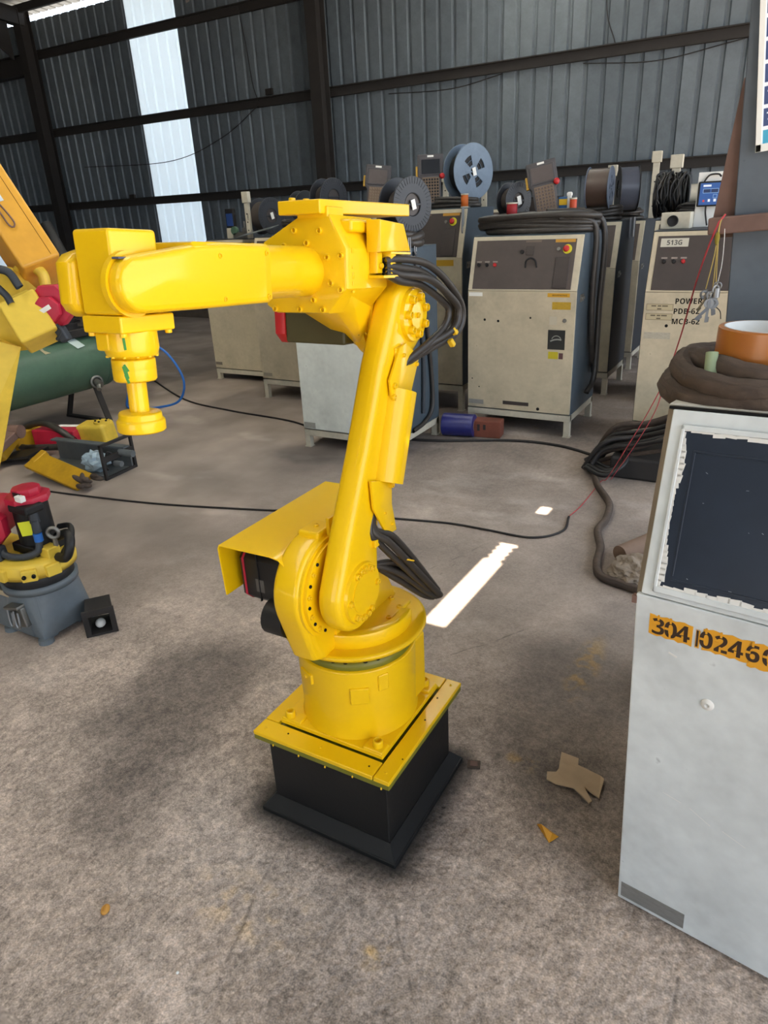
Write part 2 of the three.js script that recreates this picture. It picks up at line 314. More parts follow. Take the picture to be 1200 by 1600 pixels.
// ---------------------------------------------------------------- pedestal
const CX = -0.905, CZ = -1.34;
{
  const p = thing('steel_pedestal', 'black box pedestal with a flat yellow bolted top plate, under the large yellow robot arm', 'pedestal', [CX, 0, -1.335], { world: true });
  const z0 = -1.335, h = 0.19;
  const frus = (a, ya, b, yb) => { const g = new THREE.CylinderGeometry(b * Math.SQRT2, a * Math.SQRT2, yb - ya, 4, 1, false).rotateY(PI / 4).translate(CX, (ya + yb) / 2, z0); return toCreasedNormals(g, 0.3); };
  mesh('box_body', [box(CX - h, CX + h, 0.02, 0.276, z0 - h, z0 + h, 0.004)], M.black, p);
  mesh('base_flange', [box(CX - 0.222, CX + 0.222, 0, 0.016, z0 - 0.222, z0 + 0.222, 0.003), frus(0.219, 0.015, 0.192, 0.05)], M.black, p);
  const st = (x0, x1, za, zb) => mesh('plate_strip', [box(x0, x1, 0.287, 0.3, za, zb, 0.003)], M.yellow, p);
  st(-0.733, -0.687, -1.556, -1.112); st(-1.117, -0.7355, -1.168, -1.112); st(-1.117, -1.072, -1.556, -1.1705); st(-1.0695, -0.7355, -1.556, -1.508);
  mesh('base_plate', [box(-1.116, -0.688, 0.272, 0.2875, -1.555, -1.113, 0.002)], M.olive, p);
  for (const [x, z, r] of [[-0.71, -1.14, 0.5], [-0.71, -1.53, 0.5], [-0.71, -1.36, 0.35], [-1.09, -1.135, 0.6], [-0.91, -1.14, 0.55], [-0.76, -1.14, 0.35], [-1.02, -1.145, 0.35], [-0.695, -1.2, 0.3], [-0.72, -1.46, 0.35]]) screw(p, r < 0.4 ? M.hole : M.yellow, [x, 0.299, z], [0, 1, 0], r, r < 0.4 ? 'plug' : 'bolt');
  for (let i = 0; i < 5; i++) mesh('paint_drip', [T(new THREE.SphereGeometry(0.0024, 8, 6), [-1.05 + i * 0.085, 0.274 - (i % 3) * 0.002, -1.112], [0, 0, 0], [1, 1.6, 1])], M.yellow, p);
}
// ---------------------------------------------------------------- the yellow robot
const robot = thing('industrial_robot', 'large bright yellow six-axis robot arm standing on the black pedestal in the foreground', 'robot', [CX, 0.3, CZ], { world: true });
{
  const Y = M.yellow;
  // base
  const base = mesh('base', [
    box(-1.066, -0.739, 0.3, 0.314, -1.503, -1.173, 0.003), box(-1.064, -1.0, 0.3, 0.32, -1.215, -1.175, 0.004), box(-0.8, -0.741, 0.3, 0.32, -1.215, -1.175, 0.004), box(-0.8, -0.741, 0.3, 0.32, -1.5, -1.45, 0.004),
    lathe([[0.163, 0.312], [0.1635, 0.318], [0.160, 0.33], [0.1595, 0.36], [0.1625, 0.522], [0.160, 0.529], [0.142, 0.53], [0.142, 0.5]], 64, [CX, 0, CZ]),
    box(-0.8, -0.756, 0.33, 0.52, -1.46, -1.39, 0.006),
  ], Y, robot);
  const boss = (ang, y, w, h) => T(RB(w, h, 0.012, 0.004), [CX + Math.sin(ang) * 0.16, y, CZ + Math.cos(ang) * 0.16], [0, ang, 0]);
  mesh('cover_plate', [boss(-0.42, 0.478, 0.055, 0.03)], Y, base); mesh('cover_plate', [boss(0.58, 0.455, 0.05, 0.05)], Y, base); mesh('cover_plate', [boss(0.98, 0.485, 0.03, 0.05)], Y, base);
  screw(base, Y, [CX + Math.sin(-0.42) * 0.164, 0.478, CZ + Math.cos(-0.42) * 0.164], [Math.sin(-0.42), 0, Math.cos(-0.42)], 0.9);
  for (const [x, z] of [[-1.042, -1.19], [-0.765, -1.197], [-0.77, -1.478], [-1.04, -1.478]]) { screw(base, Y, [x, 0.318, z], [0, 1, 0], 2).scale.y = 2.9; }
  const ring = mesh('bearing_ring', [lathe([[0.145, 0.522], [0.155, 0.523], [0.156, 0.546], [0.143, 0.552], [0.12, 0.552]], 64, [CX, 0, CZ])], M.olive, robot, 'olive green bearing ring with screw holes');
  for (let i = 0; i < 14; i++) { const a = -1.3 + i * 0.28 + 0.06 * (i % 2); screw(ring, M.hole, [CX + Math.sin(a) * 0.1505, 0.5495, CZ + Math.cos(a) * 0.1505], [0, 1, 0], 0.75, 'screw_hole'); }
  // turret: collar, foot and the drum that carries the second axis
  mesh('collar', [lathe([[0.12, 0.552], [0.15, 0.554], [0.153, 0.566], [0.188, 0.578], [0.194, 0.586], [0.1935, 0.593], [0.184, 0.596], [0.02, 0.597]], 72, [CX, 0, CZ])], Y, robot);
  const J2 = [0.78, -1.19], J3 = [1.37, -1.49];
  const footShape = []; for (let i = 0; i <= 20; i++) { const a = -0.5 + i / 20 * 2.35; footShape.push([CX + Math.sin(a) * 0.158, -(CZ + Math.cos(a) * 0.158)]); }
  for (let i = 20; i >= 0; i--) { const a = -0.5 + i / 20 * 2.35; footShape.push([CX + Math.sin(a) * 0.128, -(CZ + Math.cos(a) * 0.128)]); }
  const footWall = ext(footShape, 0.045, 0.006, 2).rotateX(-PI / 2).translate(0, 0.592, 0);
  const drumSide = new THREE.Shape();
  { // (z, y) outline: circle on a flared foot, z mirrored by extX
    const R = 0.133, [cy, cz] = J2, a0 = rad(-20), a1 = rad(205);
    const pts = []; for (let i = 0; i <= 40; i++) { const a = a0 + (a1 - a0) * i / 40; pts.push([-(cz + R * Math.cos(a)), cy + R * Math.sin(a)]); }
    pts.push([-(cz - 0.20), 0.63], [-(cz - 0.22), 0.592], [-(cz + 0.05), 0.592], [-(cz + 0.085), 0.61]);
    pts.forEach(([a, b], i) => (i ? drumSide.lineTo(a, b) : drumSide.moveTo(a, b)));
  }
  const turret = mesh('turret', [extX(drumSide, -0.94, -0.868, 0.012, 3), footWall, cylX(0.118, -0.87, -0.853, J2[0], J2[1], 48), cylX(0.127, -0.872, -0.862, J2[0], J2[1], 48),
    box(-0.9, -0.8, 0.59, 0.605, -1.47, -1.25, 0.006)], Y, robot);
  mesh('cable_guard', [extX([[1.19, 0.58], [1.5, 0.58], [1.46, 0.66], [1.33, 0.84], [1.24, 0.95], [1.2, 0.95]], -0.872, -0.862, 0.002)], Y, turret);
  for (let i = 0; i < 9; i++) { const a = rad(-58 + i * 14); screw(turret, i % 2 ? Y : M.hole, [-0.854, J2[0] + Math.sin(a) * 0.108, J2[1] + Math.cos(a) * 0.108], [1, 0, 0], i % 2 ? 0.9 : 0.6); }
  for (const [x, z] of [[-0.81, -1.42], [-0.81, -1.36], [-0.85, -1.45]]) screw(turret, Y, [x, 0.602, z], [0, 1, 0], 1.1);
  const drumTab = mesh('lifting_tab', [box(-0.93, -0.872, 0.905, 0.925, -1.235, -1.165, 0.006)], Y, turret); screw(drumTab, Y, [-0.9, 0.924, -1.2], [0, 1, 0], 0.9);
  // second-axis motor with its sheet cover
  const motor2 = mesh('joint_motor', [T(ext([[-0.068, -0.05], [-0.05, -0.068], [0.05, -0.068], [0.068, -0.05], [0.068, 0.05], [0.05, 0.068], [-0.05, 0.068], [-0.068, 0.05]], 0.15, 0.004), [-1.085, 0.79, -1.19], [0, PI / 2, 0]), box(-0.985, -0.94, 0.655, 0.72, -1.21, -1.1, 0.012), cylX(0.045, -1.0, -0.94, 0.70, -1.12, 20)], M.motor, robot, 'black servo motor at the shoulder');
  mesh('gasket', [T(ext([[-0.07, -0.05], [-0.05, -0.07], [0.05, -0.07], [0.07, -0.05], [0.07, 0.05], [0.05, 0.07], [-0.05, 0.07], [-0.07, 0.05]], 0.006, 0.001), [-1.076, 0.79, -1.19], [0, PI / 2, 0])], M.red, motor2);
  mesh('motor_label', [box(-1.04, -1.015, 0.755, 0.79, -1.1225, -1.121, 0.0005)], std('#57534e'), motor2);
  mesh('motor_rib', [box(-1.03, -1.027, 0.73, 0.86, -1.125, -1.119, 0.001)], M.blackMatt, motor2);
  {
    const s = []; // (x, y) section of the bent sheet: end flap, bend, top, rounded drop at the drum
    const outer = [[-1.113, 0.745], [-1.118, 0.872], [-1.112, 0.882], [-0.96, 0.884], [-0.935, 0.88], [-0.92, 0.868]];
    const inner = outer.map(([a, b], i) => [a + (i < 2 ? 0.004 : 0.001), b - (i < 2 ? 0 : 0.0035)]).reverse();
    const g = ext([...outer, ...inner], 0.46, 0.0008, 1).translate(0, 0, -1.548);
    mesh('motor_cover', [g], Y, robot, 'bent yellow sheet cover over the shoulder motor');
  }
  // lower arm: a narrow beam between two round hubs, outline (z, y)
  {
    const pts = [], arc = (cy, cz, r, a0, a1, n = 18) => { for (let i = 0; i <= n; i++) { const a = rad(a0 + (a1 - a0) * i / n); pts.push([-(cz + r * Math.cos(a)), cy + r * Math.sin(a)]); } };
    // front side going up, then round the top hub, then down the back
    arc(J2[0], J2[1], 0.098, -150, 20, 24);
    pts.push([1.155, 0.93], [1.25, 1.107], [1.335, 1.285]);
    arc(J3[0], J3[1], 0.088, 35, 220, 26);
    pts.push([1.475, 1.265], [1.395, 1.17], [1.335, 1.03], [1.31, 0.97], [1.29, 0.9]);
    const sh = shapeOf(pts);
    const arm = mesh('lower_arm', [extX(sh, -0.842, -0.78, 0.02, 4)], Y, robot);
    const cap2 = mesh('hub_cap', [cylX(0.076, -0.782, -0.772, J2[0], J2[1], 48, 0.073), cylX(0.048, -0.773, -0.770, J2[0], J2[1], 40)], Y, arm);
    for (let i = 0; i < 5; i++) for (const s of [0, 180]) { const a = rad(90 + s + (i - 2) * 17 - 8); screw(cap2, Y, [-0.772, J2[0] + Math.sin(a) * 0.061, J2[1] - Math.cos(a) * 0.061], [1, 0, 0], 1.1); }
    for (const a of [0, PI]) screw(cap2, Y, [-0.772, J2[0], J2[1] + Math.cos(a) * 0.06], [1, 0, 0], 1.1);
    const cap3 = mesh('hub_cap', [cylX(0.062, -0.782, -0.771, J3[0], J3[1], 48, 0.059), cylX(0.03, -0.772, -0.766, J3[0], J3[1], 32)], Y, arm);
    for (let i = 0; i < 7; i++) { const a = rad(60 + i * 51.4); screw(cap3, Y, [-0.771, J3[0] + Math.sin(a) * 0.043, J3[1] + Math.cos(a) * 0.043], [1, 0, 0], 1.35).scale.y = 2; }
    screw(cap3, Y, [-0.766, J3[0], J3[1]], [1, 0, 0], 0.9);
    mesh('pad', [box(-0.781, -0.775, 1.262, 1.296, -1.47, -1.43, 0.002)], Y, arm);
  }
  // cable channel along the back of the lower arm
  {
    const along = (t) => [-0.795, 1.215 - 0.197 * t, -1.418 + 0.083 * t];
    const ch = []; for (let i = 0; i <= 14; i++) { const a = rad(-100 + 190 * i / 14); ch.push([Math.sin(a) * 0.052, Math.cos(a) * 0.05]); }
    const inn = ch.map(([a, b]) => [a * 0.95, b * 0.95]).reverse();
    const L = 0.218, tilt = Math.atan2(0.083, 0.197);
    const g = ext([...ch, ...inn], L, 0.0006, 1).rotateZ(-PI / 2).rotateX(PI / 2 - 0).translate(0, 0, 0);
    g.rotateX(0).translate(0, L / 2, 0).rotateX(-tilt).translate(-0.79, 1.108, -1.372);
    const cc = mesh('cable_cover', [g], Y, robot, 'half-round yellow sheet cover over the cables');
    const face = (pts, x0, x1) => extX(pts.map(([z, y]) => [-z, y]), x0, x1, 0.001);
    const b1 = mesh('cable_bracket', [face([[-1.352, 1.245], [-1.405, 1.31], [-1.435, 1.315], [-1.50, 1.272], [-1.455, 1.20], [-1.445, 1.175], [-1.36, 1.19]], -0.775, -0.769), box(-0.8, -0.775, 1.285, 1.31, -1.42, -1.395, 0.002)], Y, robot);
    screw(b1, Y, [-0.769, 1.23, -1.368], [1, 0, 0], 1); screw(b1, Y, [-0.769, 1.205, -1.362], [1, 0, 0], 1); screw(b1, Y, [-0.769, 1.29, -1.42], [1, 0, 0], 0.7); screw(b1, Y, [-0.769, 1.257, -1.483], [1, 0, 0], 0.7);
    const b2 = mesh('cable_bracket', [face([[-1.245, 1.04], [-1.34, 1.01], [-1.335, 0.95], [-1.352, 0.875], [-1.305, 0.88], [-1.25, 0.97]], -0.775, -0.769), box(-0.805, -0.77, 0.868, 0.888, -1.285, -1.25, 0.003)], Y, robot);
    screw(b2, Y, [-0.769, 1.0, -1.335], [1, 0, 0], 1); screw(b2, Y, [-0.769, 0.9, -1.33], [1, 0, 0], 0.6); screw(b2, Y, [-0.769, 0.94, -1.3], [1, 0, 0], 0.5);
  }
  // cables
  const cab = (pts, r = 0.0085) => mesh('cable', [tube(pts, r, 60, 9)], M.rubberGrey, robot);
  const up = (o, k) => [[-0.775, 1.499 - o * 0.5, -1.36], [-0.765, 1.50 - o, -1.41], [-0.75 + k, 1.483 - o, -1.49], [-0.74 + k, 1.43 - o * 0.8, -1.585 + o * 0.2], [-0.735 + k, 1.365, -1.652 + o], [-0.74 + k, 1.31 + o * 0.4, -1.632 + o], [-0.755, 1.285 + o * 0.3, -1.53 + o * 0.4], [-0.778, 1.262, -1.455 + o * 0.5], [-0.79, 1.2, -1.42], [-0.79, 1.05, -1.35]];
  cab(up(0, 0.012)); cab(up(0.018, 0)); cab(up(0.032, 0.016)); cab(up(0.046, -0.004)); 
  const low = (o, k) => [[-0.79, 1.03, -1.335], [-0.785, 0.92, -1.255 - o * 0.3], [-0.775 + k, 0.87, -1.28 - o], [-0.76 + k, 0.78, -1.355 - o * 0.9], [-0.745 + k, 0.66, -1.46 - o * 0.5], [-0.742 + k, 0.612 + o * 0.3, -1.505], [-0.76 + k, 0.63 + o * 0.6, -1.47], [-0.79 + k, 0.72 + o, -1.38], [-0.82, 0.79, -1.3], [-0.855, 0.8, -1.25]];
  cab(low(-0.004, 0.0)); cab(low(0.014, 0.014), 0.0095); cab(low(0.03, -0.006)); cab(low(0.044, 0.01));
  mesh('cable_tie', [T(new THREE.TorusGeometry(0.028, 0.0025, 6, 24), [-0.762, 0.79, -1.365], [rad(60), 0, 0])], M.yellowLabel, robot); for (const p of [[-0.722, 1.318, -1.6], [-0.722, 1.292, -1.583]]) mesh('cable_clip', [T(RB(0.014, 0.02, 0.012, 0.003), p, [0.5, 0, 0.3])], M.yellowLabel, robot);

  // ---- upper body, forearm and wrist are built level and turned about the third axis
  const TILT = rad(-4.5), tiltAll = (gs) => gs.flat(3).map((g) => g.translate(0, -J3[0], -J3[1]).rotateX(TILT).translate(0, J3[0], J3[1]));
  const up3 = (x, y, z) => V(x, y - J3[0], z - J3[1]).applyAxisAngle(V(1, 0, 0), TILT).add(V(0, J3[0], J3[1])).toArray();
  const dirT = (x, y, z) => V(x, y, z).applyAxisAngle(V(1, 0, 0), TILT).toArray();
  const tm = (name, gs, mat, parent, label) => mesh(name, tiltAll([gs]), mat, parent, label);
  const ts = (parent, mat, p, d, s) => screw(parent, mat, up3(...p), dirT(...d), s);
  const AY = 1.47;
  const oct = [[-0.915, 1.577], [-0.838, 1.578], [-0.80, 1.513], [-0.80, 1.436], [-0.848, 1.386], [-0.985, 1.385], [-1.01, 1.40], [-1.01, 1.53]];
  const body = tm('upper_body', [ext(oct, 0.17, 0.006, 2).translate(0, 0, -1.41),
    hull([[-0.81, 1.56, -1.4], [-0.99, 1.56, -1.4], [-0.81, 1.56, -1.46], [-0.99, 1.55, -1.5], [-0.815, 1.42, -1.28], [-0.855, 1.395, -1.27], [-0.99, 1.4, -1.3], [-0.99, 1.32, -1.5], ...Array.from({ length: 16 }, (_, i) => [-0.888, 1.37 + Math.sin(i / 16 * 2 * PI) * 0.092, -1.49 + Math.cos(i / 16 * 2 * PI) * 0.092])], 55),
    box(-0.918, -0.842, 1.56, 1.594, -1.30, -1.2405, 0.003), box(-0.95, -0.805, 1.545, 1.57, -1.41, -1.27, 0.006)], Y, robot);
  mesh('hub_ring', [cylX(0.097, -0.892, -0.862, J3[0], J3[1], 48), cylX(0.083, -0.864, -0.84, J3[0], J3[1], 48)], Y, body);
  for (let i = 0; i < 8; i++) { const a = rad(-45 + i * 24); screw(body, Y, [-0.86, J3[0] + Math.sin(a) * 0.088, J3[1] + Math.cos(a) * 0.088], [1, 0, 0], 0.65); }
  for (const [x, y] of [[-0.925, 1.55], [-0.862, 1.548], [-0.988, 1.515], [-0.953, 1.52], [-0.895, 1.525], [-0.845, 1.497], [-0.812, 1.50], [-0.838, 1.447], [-0.814, 1.434], [-0.883, 1.413], [-0.86, 1.394], [-0.92, 1.394], [-0.985, 1.394]]) ts(body, Y, [x, y, -1.241], [0, 0, 1], 0.95);
  for (const [y, h] of [[1.51, 0.01], [1.478, 0.006], [1.462, 0.012], [1.446, 0.008], [1.43, 0.005]]) tm('cast_mark', [box(-0.802, -0.7985, y - h / 2, y + h / 2, -1.268, -1.26, 0.0006)], Y, body);
  const tray = tm('top_plate', [T(RB(0.104, 0.027, 0.383, 0.003), [0, 0, -0.1915]).rotateX(rad(2)).translate(-0.9, 1.592, -1.222)], Y, robot, 'long flat bar bolted across the top');
  for (const z of [-1.3, -1.25]) ts(tray, Y, [-0.935, 1.605 + (z + 1.222) * -0.035, z], [0, 1, 0], 1);
  // motor under the upper body
  const m3 = tm('joint_motor', [T(RB(0.17, 0.1, 0.1, 0.006), [-0.985, 1.355, -1.43]), T(RB(0.05, 0.085, 0.085, 0.006), [-0.89, 1.37, -1.43])], std('#4a4420', { roughness: 0.55, map: grime }), robot, 'dark olive motor under the upper body'); tm('motor_cap', [T(ext([[-0.052, -0.03], [-0.03, -0.052], [0.03, -0.052], [0.052, -0.03], [0.052, 0.03], [0.03, 0.052], [-0.03, 0.052], [-0.052, 0.03]], 0.03, 0.003), [-1.1, 1.355, -1.43], [0, PI / 2, 0])], M.redBright, m3, 'red motor cap');
  // connector box with its slanted shield on the right side
  const cbx = tm('connector_box', [extX([[1.318, 1.57], [1.42, 1.565], [1.452, 1.51], [1.318, 1.507]], -0.80, -0.765, 0.003)], Y, robot);
  tm('bracket_plate', [extX([[1.33, 1.507], [1.352, 1.507], [1.352, 1.465], [1.33, 1.465]], -0.80, -0.78, 0.002), extX([[1.362, 1.507], [1.385, 1.507], [1.385, 1.46], [1.362, 1.46]], -0.80, -0.765, 0.002), box(-0.8, -0.762, 1.455, 1.461, -1.45, -1.325, 0.001), box(-0.8, -0.764, 1.503, 1.508, -1.45, -1.36, 0.001)], Y, cbx);
  ts(cbx, Y, [-0.779, 1.48, -1.341], [1, 0, 0], 0.8);
  tm('plug', [cylZ(0.011, -1.415, -1.375, -0.775, 1.492, 16), cylZ(0.011, -1.415, -1.375, -0.775, 1.472, 16)], M.olive, cbx);
  // forearm
  const fore = tm('forearm', [cylZ(0.05, -1.245, -1.0, -0.905, AY, 48), ext([[-0.828, 1.425], [-0.828, 1.512], [-0.835, 1.519], [-0.975, 1.519], [-0.982, 1.512], [-0.982, 1.425], [-0.975, 1.419], [-0.835, 1.419]], 0.19, 0.006, 2).translate(0, 0, -1.035)], Y, robot);
  const fork = (x0, x1, nm) => {
    const pts = []; for (let i = 0; i <= 20; i++) { const a = rad(-90 + 180 * i / 20); pts.push([0.735 - 0.041 * Math.cos(a), 1.458 + 0.041 * Math.sin(a)]); }
    pts.push([0.86, 1.516], [0.91, 1.519], [1.025, 1.519], [1.025, 1.419], [0.86, 1.417]);
    return tm(nm, [extX(pts, x0, x1, 0.011, 3)], Y, fore);
  };
  const fr = fork(-0.86, -0.826, 'fork_arm'), fl = tm('fork_arm', [extX([[0.705, 1.43], [0.712, 1.418], [0.725, 1.41], [0.86, 1.412], [1.025, 1.419], [1.025, 1.519], [0.86, 1.518], [0.74, 1.508], [0.72, 1.502], [0.707, 1.49]], -0.988, -0.945, 0.014, 4)], Y, fore);
  for (const [y, z] of [[1.498, -0.90], [1.503, -1.02], [1.43, -0.905], [1.43, -1.02]]) ts(fr, Y, [-0.828, y, z], [1, 0, 0], 0.6);
  tm('pivot_ring', [cylX(0.047, -0.8635, -0.853, 1.458, -0.737, 40)], Y, fr); tm('paint_chip', [box(-0.852, -0.838, 1.493, 1.496, -0.722, -0.705, 0.0008)], std('#4a4a5e'), fr);
  // wrist
  const wr = tm('wrist', [box(-0.941, -0.862, 1.414, 1.535, -0.803, -0.713, 0.006)], Y, robot);
  const wf = tm('wrist_flange', [box(-0.943, -0.858, 1.388, 1.4135, -0.818, -0.711, 0.003)], Y, wr);
  for (const [x, z] of [[-0.866, -0.72], [-0.935, -0.72], [-0.866, -0.81], [-0.935, -0.81]]) ts(wf, Y, [x, 1.388, z], [0, -1, 0], 0.8);
  const wz = -0.762, wx = -0.9;
  const jb = tm('wrist_joint', [lathe([[0.041, 1.39], [0.042, 1.362], [0.039, 1.352], [0.036, 1.35], [0.03, 1.348], [0.03, 1.345]].reverse(), 40, [wx, 0, wz]), lathe([[0.0, 1.311], [0.031, 1.311], [0.0335, 1.314], [0.0338, 1.329], [0.0326, 1.33], [0.0338, 1.331], [0.0338, 1.344], [0.0325, 1.347], [0.0, 1.347]], 40, [wx, 0, wz]), box(wx - 0.03, wx - 0.0, 1.36, 1.388, wz + 0.035, wz + 0.043, 0.004)], Y, wr);
  for (let i = 0; i < 12; i++) { const a = i / 12 * 2 * PI; ts(jb, Y, [wx + Math.sin(a) * 0.038, 1.352, wz + Math.cos(a) * 0.038], [0, -1, 0], 0.4); }
  for (const [a, y, w, h, rt] of [[0.45, 1.328, 0.006, 0.02, 0.2], [0.5, 1.335, 0.004, 0.012, 0.5], [0.62, 1.373, 0.004, 0.02, 0.05], [0.48, 1.318, 0.004, 0.014, 0.3]]) { const r = y > 1.35 ? 0.0416 : 0.0336; tm('green_paint_scrape', [T(RB(w, h, 0.0014, 0.0005), [wx + Math.sin(a) * r, y, wz + Math.cos(a) * r], [0, a, rt])], std('#3f8a3a'), jb); }
  const tl = tm('tool_shaft', [lathe([[0.0155, 1.255], [0.0155, 1.312]], 32, [wx, 0, wz])], Y, wr);
  tm('tool_disc', [lathe([[0.0, 1.229], [0.036, 1.229], [0.0385, 1.2315], [0.0385, 1.246], [0.0365, 1.249], [0.0345, 1.25], [0.034, 1.258], [0.032, 1.261], [0.0, 1.262]], 48, [wx, 0, wz])], Y, tl);
}
// ---------------------------------------------------------------- control cabinets
// local frame: origin at the front lower left corner of the body, x to the right, z towards the viewer
const CW = 0.8, CD = 0.65, YB = 0.865, REC = 0.109;
const sticker = (p, name, x, y, w, h, mat, frame, t = 0.0012, label) => { // frame: 'low' (vertical door) or 'up' (sloped panel); x, y in metres from its lower left corner
  const g = plateGeo(w, h, t); T(g, [x + w / 2, y + h / 2, t / 2]);
  return mesh(name, [keep(frame(g))], mat, p, label);
};
function cabinet(pos, o) {
  const { label, group, stand = 0.16, ht = 1.222, front = M.beige, side = M.slate, panel = M.panelBrown, w = CW, d = CD, yaw = 0, rot, detail = true, legs = true, trim = front, lid = side, inset = 0.004 } = o;
  const c = thing('control_cabinet', label, 'cabinet', [pos[0], pos[1] + (legs ? stand : 0), pos[2]], { group, yaw, rot });
  const yb = ht - (1.222 - YB), SL = Math.hypot(ht - yb, REC), ang = -Math.atan2(REC, ht - yb);
  const up = (g) => g.rotateX(ang).translate(0, yb, 0), low = (g) => g;
  mesh('housing', [extX([[0.012, 0], [0.012, yb], [REC + 0.012, ht], [d, ht], [d, 0]], 0, w, 0.003)], side, c);
  mesh('door', [box(0.004, w - 0.004, 0.006, yb - 0.002, -0.013, 0.0, 0.003)], front, c);
  const fr = mesh('panel_frame', [up(box(inset, w - 0.004, 0.001, SL - 0.002, -0.013, 0, 0.003))], trim, c);
  const pn = mesh('control_panel', [up(box(w * 0.045, w * 0.94, SL * 0.03, SL * 0.92, -0.002, 0.004, 0.002))], panel, c);
  c.userData2 = null; delete c.userData2;
  const api = { c, up, low, SL, yb, w, d, ht, pn, door: c.children[1] };
  mesh('latch', [box(w, w + 0.006, yb - 0.08, yb - 0.03, -0.16, -0.08, 0.002), box(w + 0.006, w + 0.016, yb - 0.065, yb - 0.045, -0.15, -0.09, 0.003)], M.steel, c);
  mesh('lid', [box(0.0, w, ht, ht + 0.004, -d, -REC - 0.015, 0.0015)], lid, c);
  if (legs) {
    const t = 0.045, y0 = -stand;
    const f = mesh('stand_frame', [box(0, w, -0.05, -0.004, -0.05, -0.005, 0.003), box(0, w, -0.05, -0.004, -d, -d + t, 0.003), box(0, t, -0.05, -0.004, -d, -0.01, 0.003), box(w - t, w, -0.05, -0.004, -d, -0.01, 0.003)], M.post, c);
    for (const x of [t / 2, w - t / 2]) for (const z of [-0.03, -d + t / 2]) mesh('stand_leg', [box(x - t / 2, x + t / 2, y0 + 0.006, -0.03, z - t / 2, z + t / 2, 0.003), box(x - t / 2 - 0.005, x + t / 2 + 0.005, y0, y0 + 0.007, z - t / 2 - 0.005, z + t / 2 + 0.005, 0.001)], M.post, f);
  }
  if (detail) {
    knobs(api, [0.07, 0.13, 0.19], 0.47);
    estop(api, w * 0.865, SL * 0.74);
    mesh('panel_cover', [up(box(w * 0.78, w * 0.905, SL * 0.05, SL * 0.6, 0.004, 0.012, 0.003))], M.panelDark, pn);
    sticker(pn, 'warning_label', w * 0.76, SL * 0.86, w * 0.17, 0.02, std('#b8862a', { roughness: 0.6 }), (g) => up(g.translate(0, 0, 0.004)));
    sticker(pn, 'name_label', w * 0.5, SL * 0.87, w * 0.14, 0.013, std('#6b5d50'), (g) => up(g.translate(0, 0, 0.004)));
  }
  return api;
}
function knobs(a, xs, v) {
  xs.forEach((x, i) => { const y = a.SL * v; const k = mesh('knob', [a.up(cylZ(0.013, 0.003, 0.018, x, y, 16, 0.011)), a.up(box(x - 0.002, x + 0.002, y - 0.011, y + 0.011, 0.017, 0.023, 0.001))], i === 2 ? M.redBright : M.blackMatt, a.pn); sticker(a.pn, 'knob_label', x - 0.018, y + 0.017, 0.036, 0.01, std('#8d8278'), (g) => a.up(g.translate(0, 0, 0.004))); });
}
function estop(a, x, y) {
  const r = mesh('emergency_stop', [a.up(cylZ(0.031, 0.003, 0.007, x + 0.004, y, 28))], std('#d8cf2f', { roughness: 0.5 }), a.pn, 'yellow ring of the emergency stop');
  mesh('stop_button', [a.up(lathe([[0, 0.032], [0.012, 0.032], [0.02, 0.028], [0.021, 0.02], [0.012, 0.014], [0.012, 0.005]], 24).rotateX(PI / 2).translate(x, y, 0))], M.redBright, r);
  mesh('key_switch', [a.up(cylZ(0.012, 0.003, 0.014, x - 0.055, y, 16))], M.steel, a.pn);
}
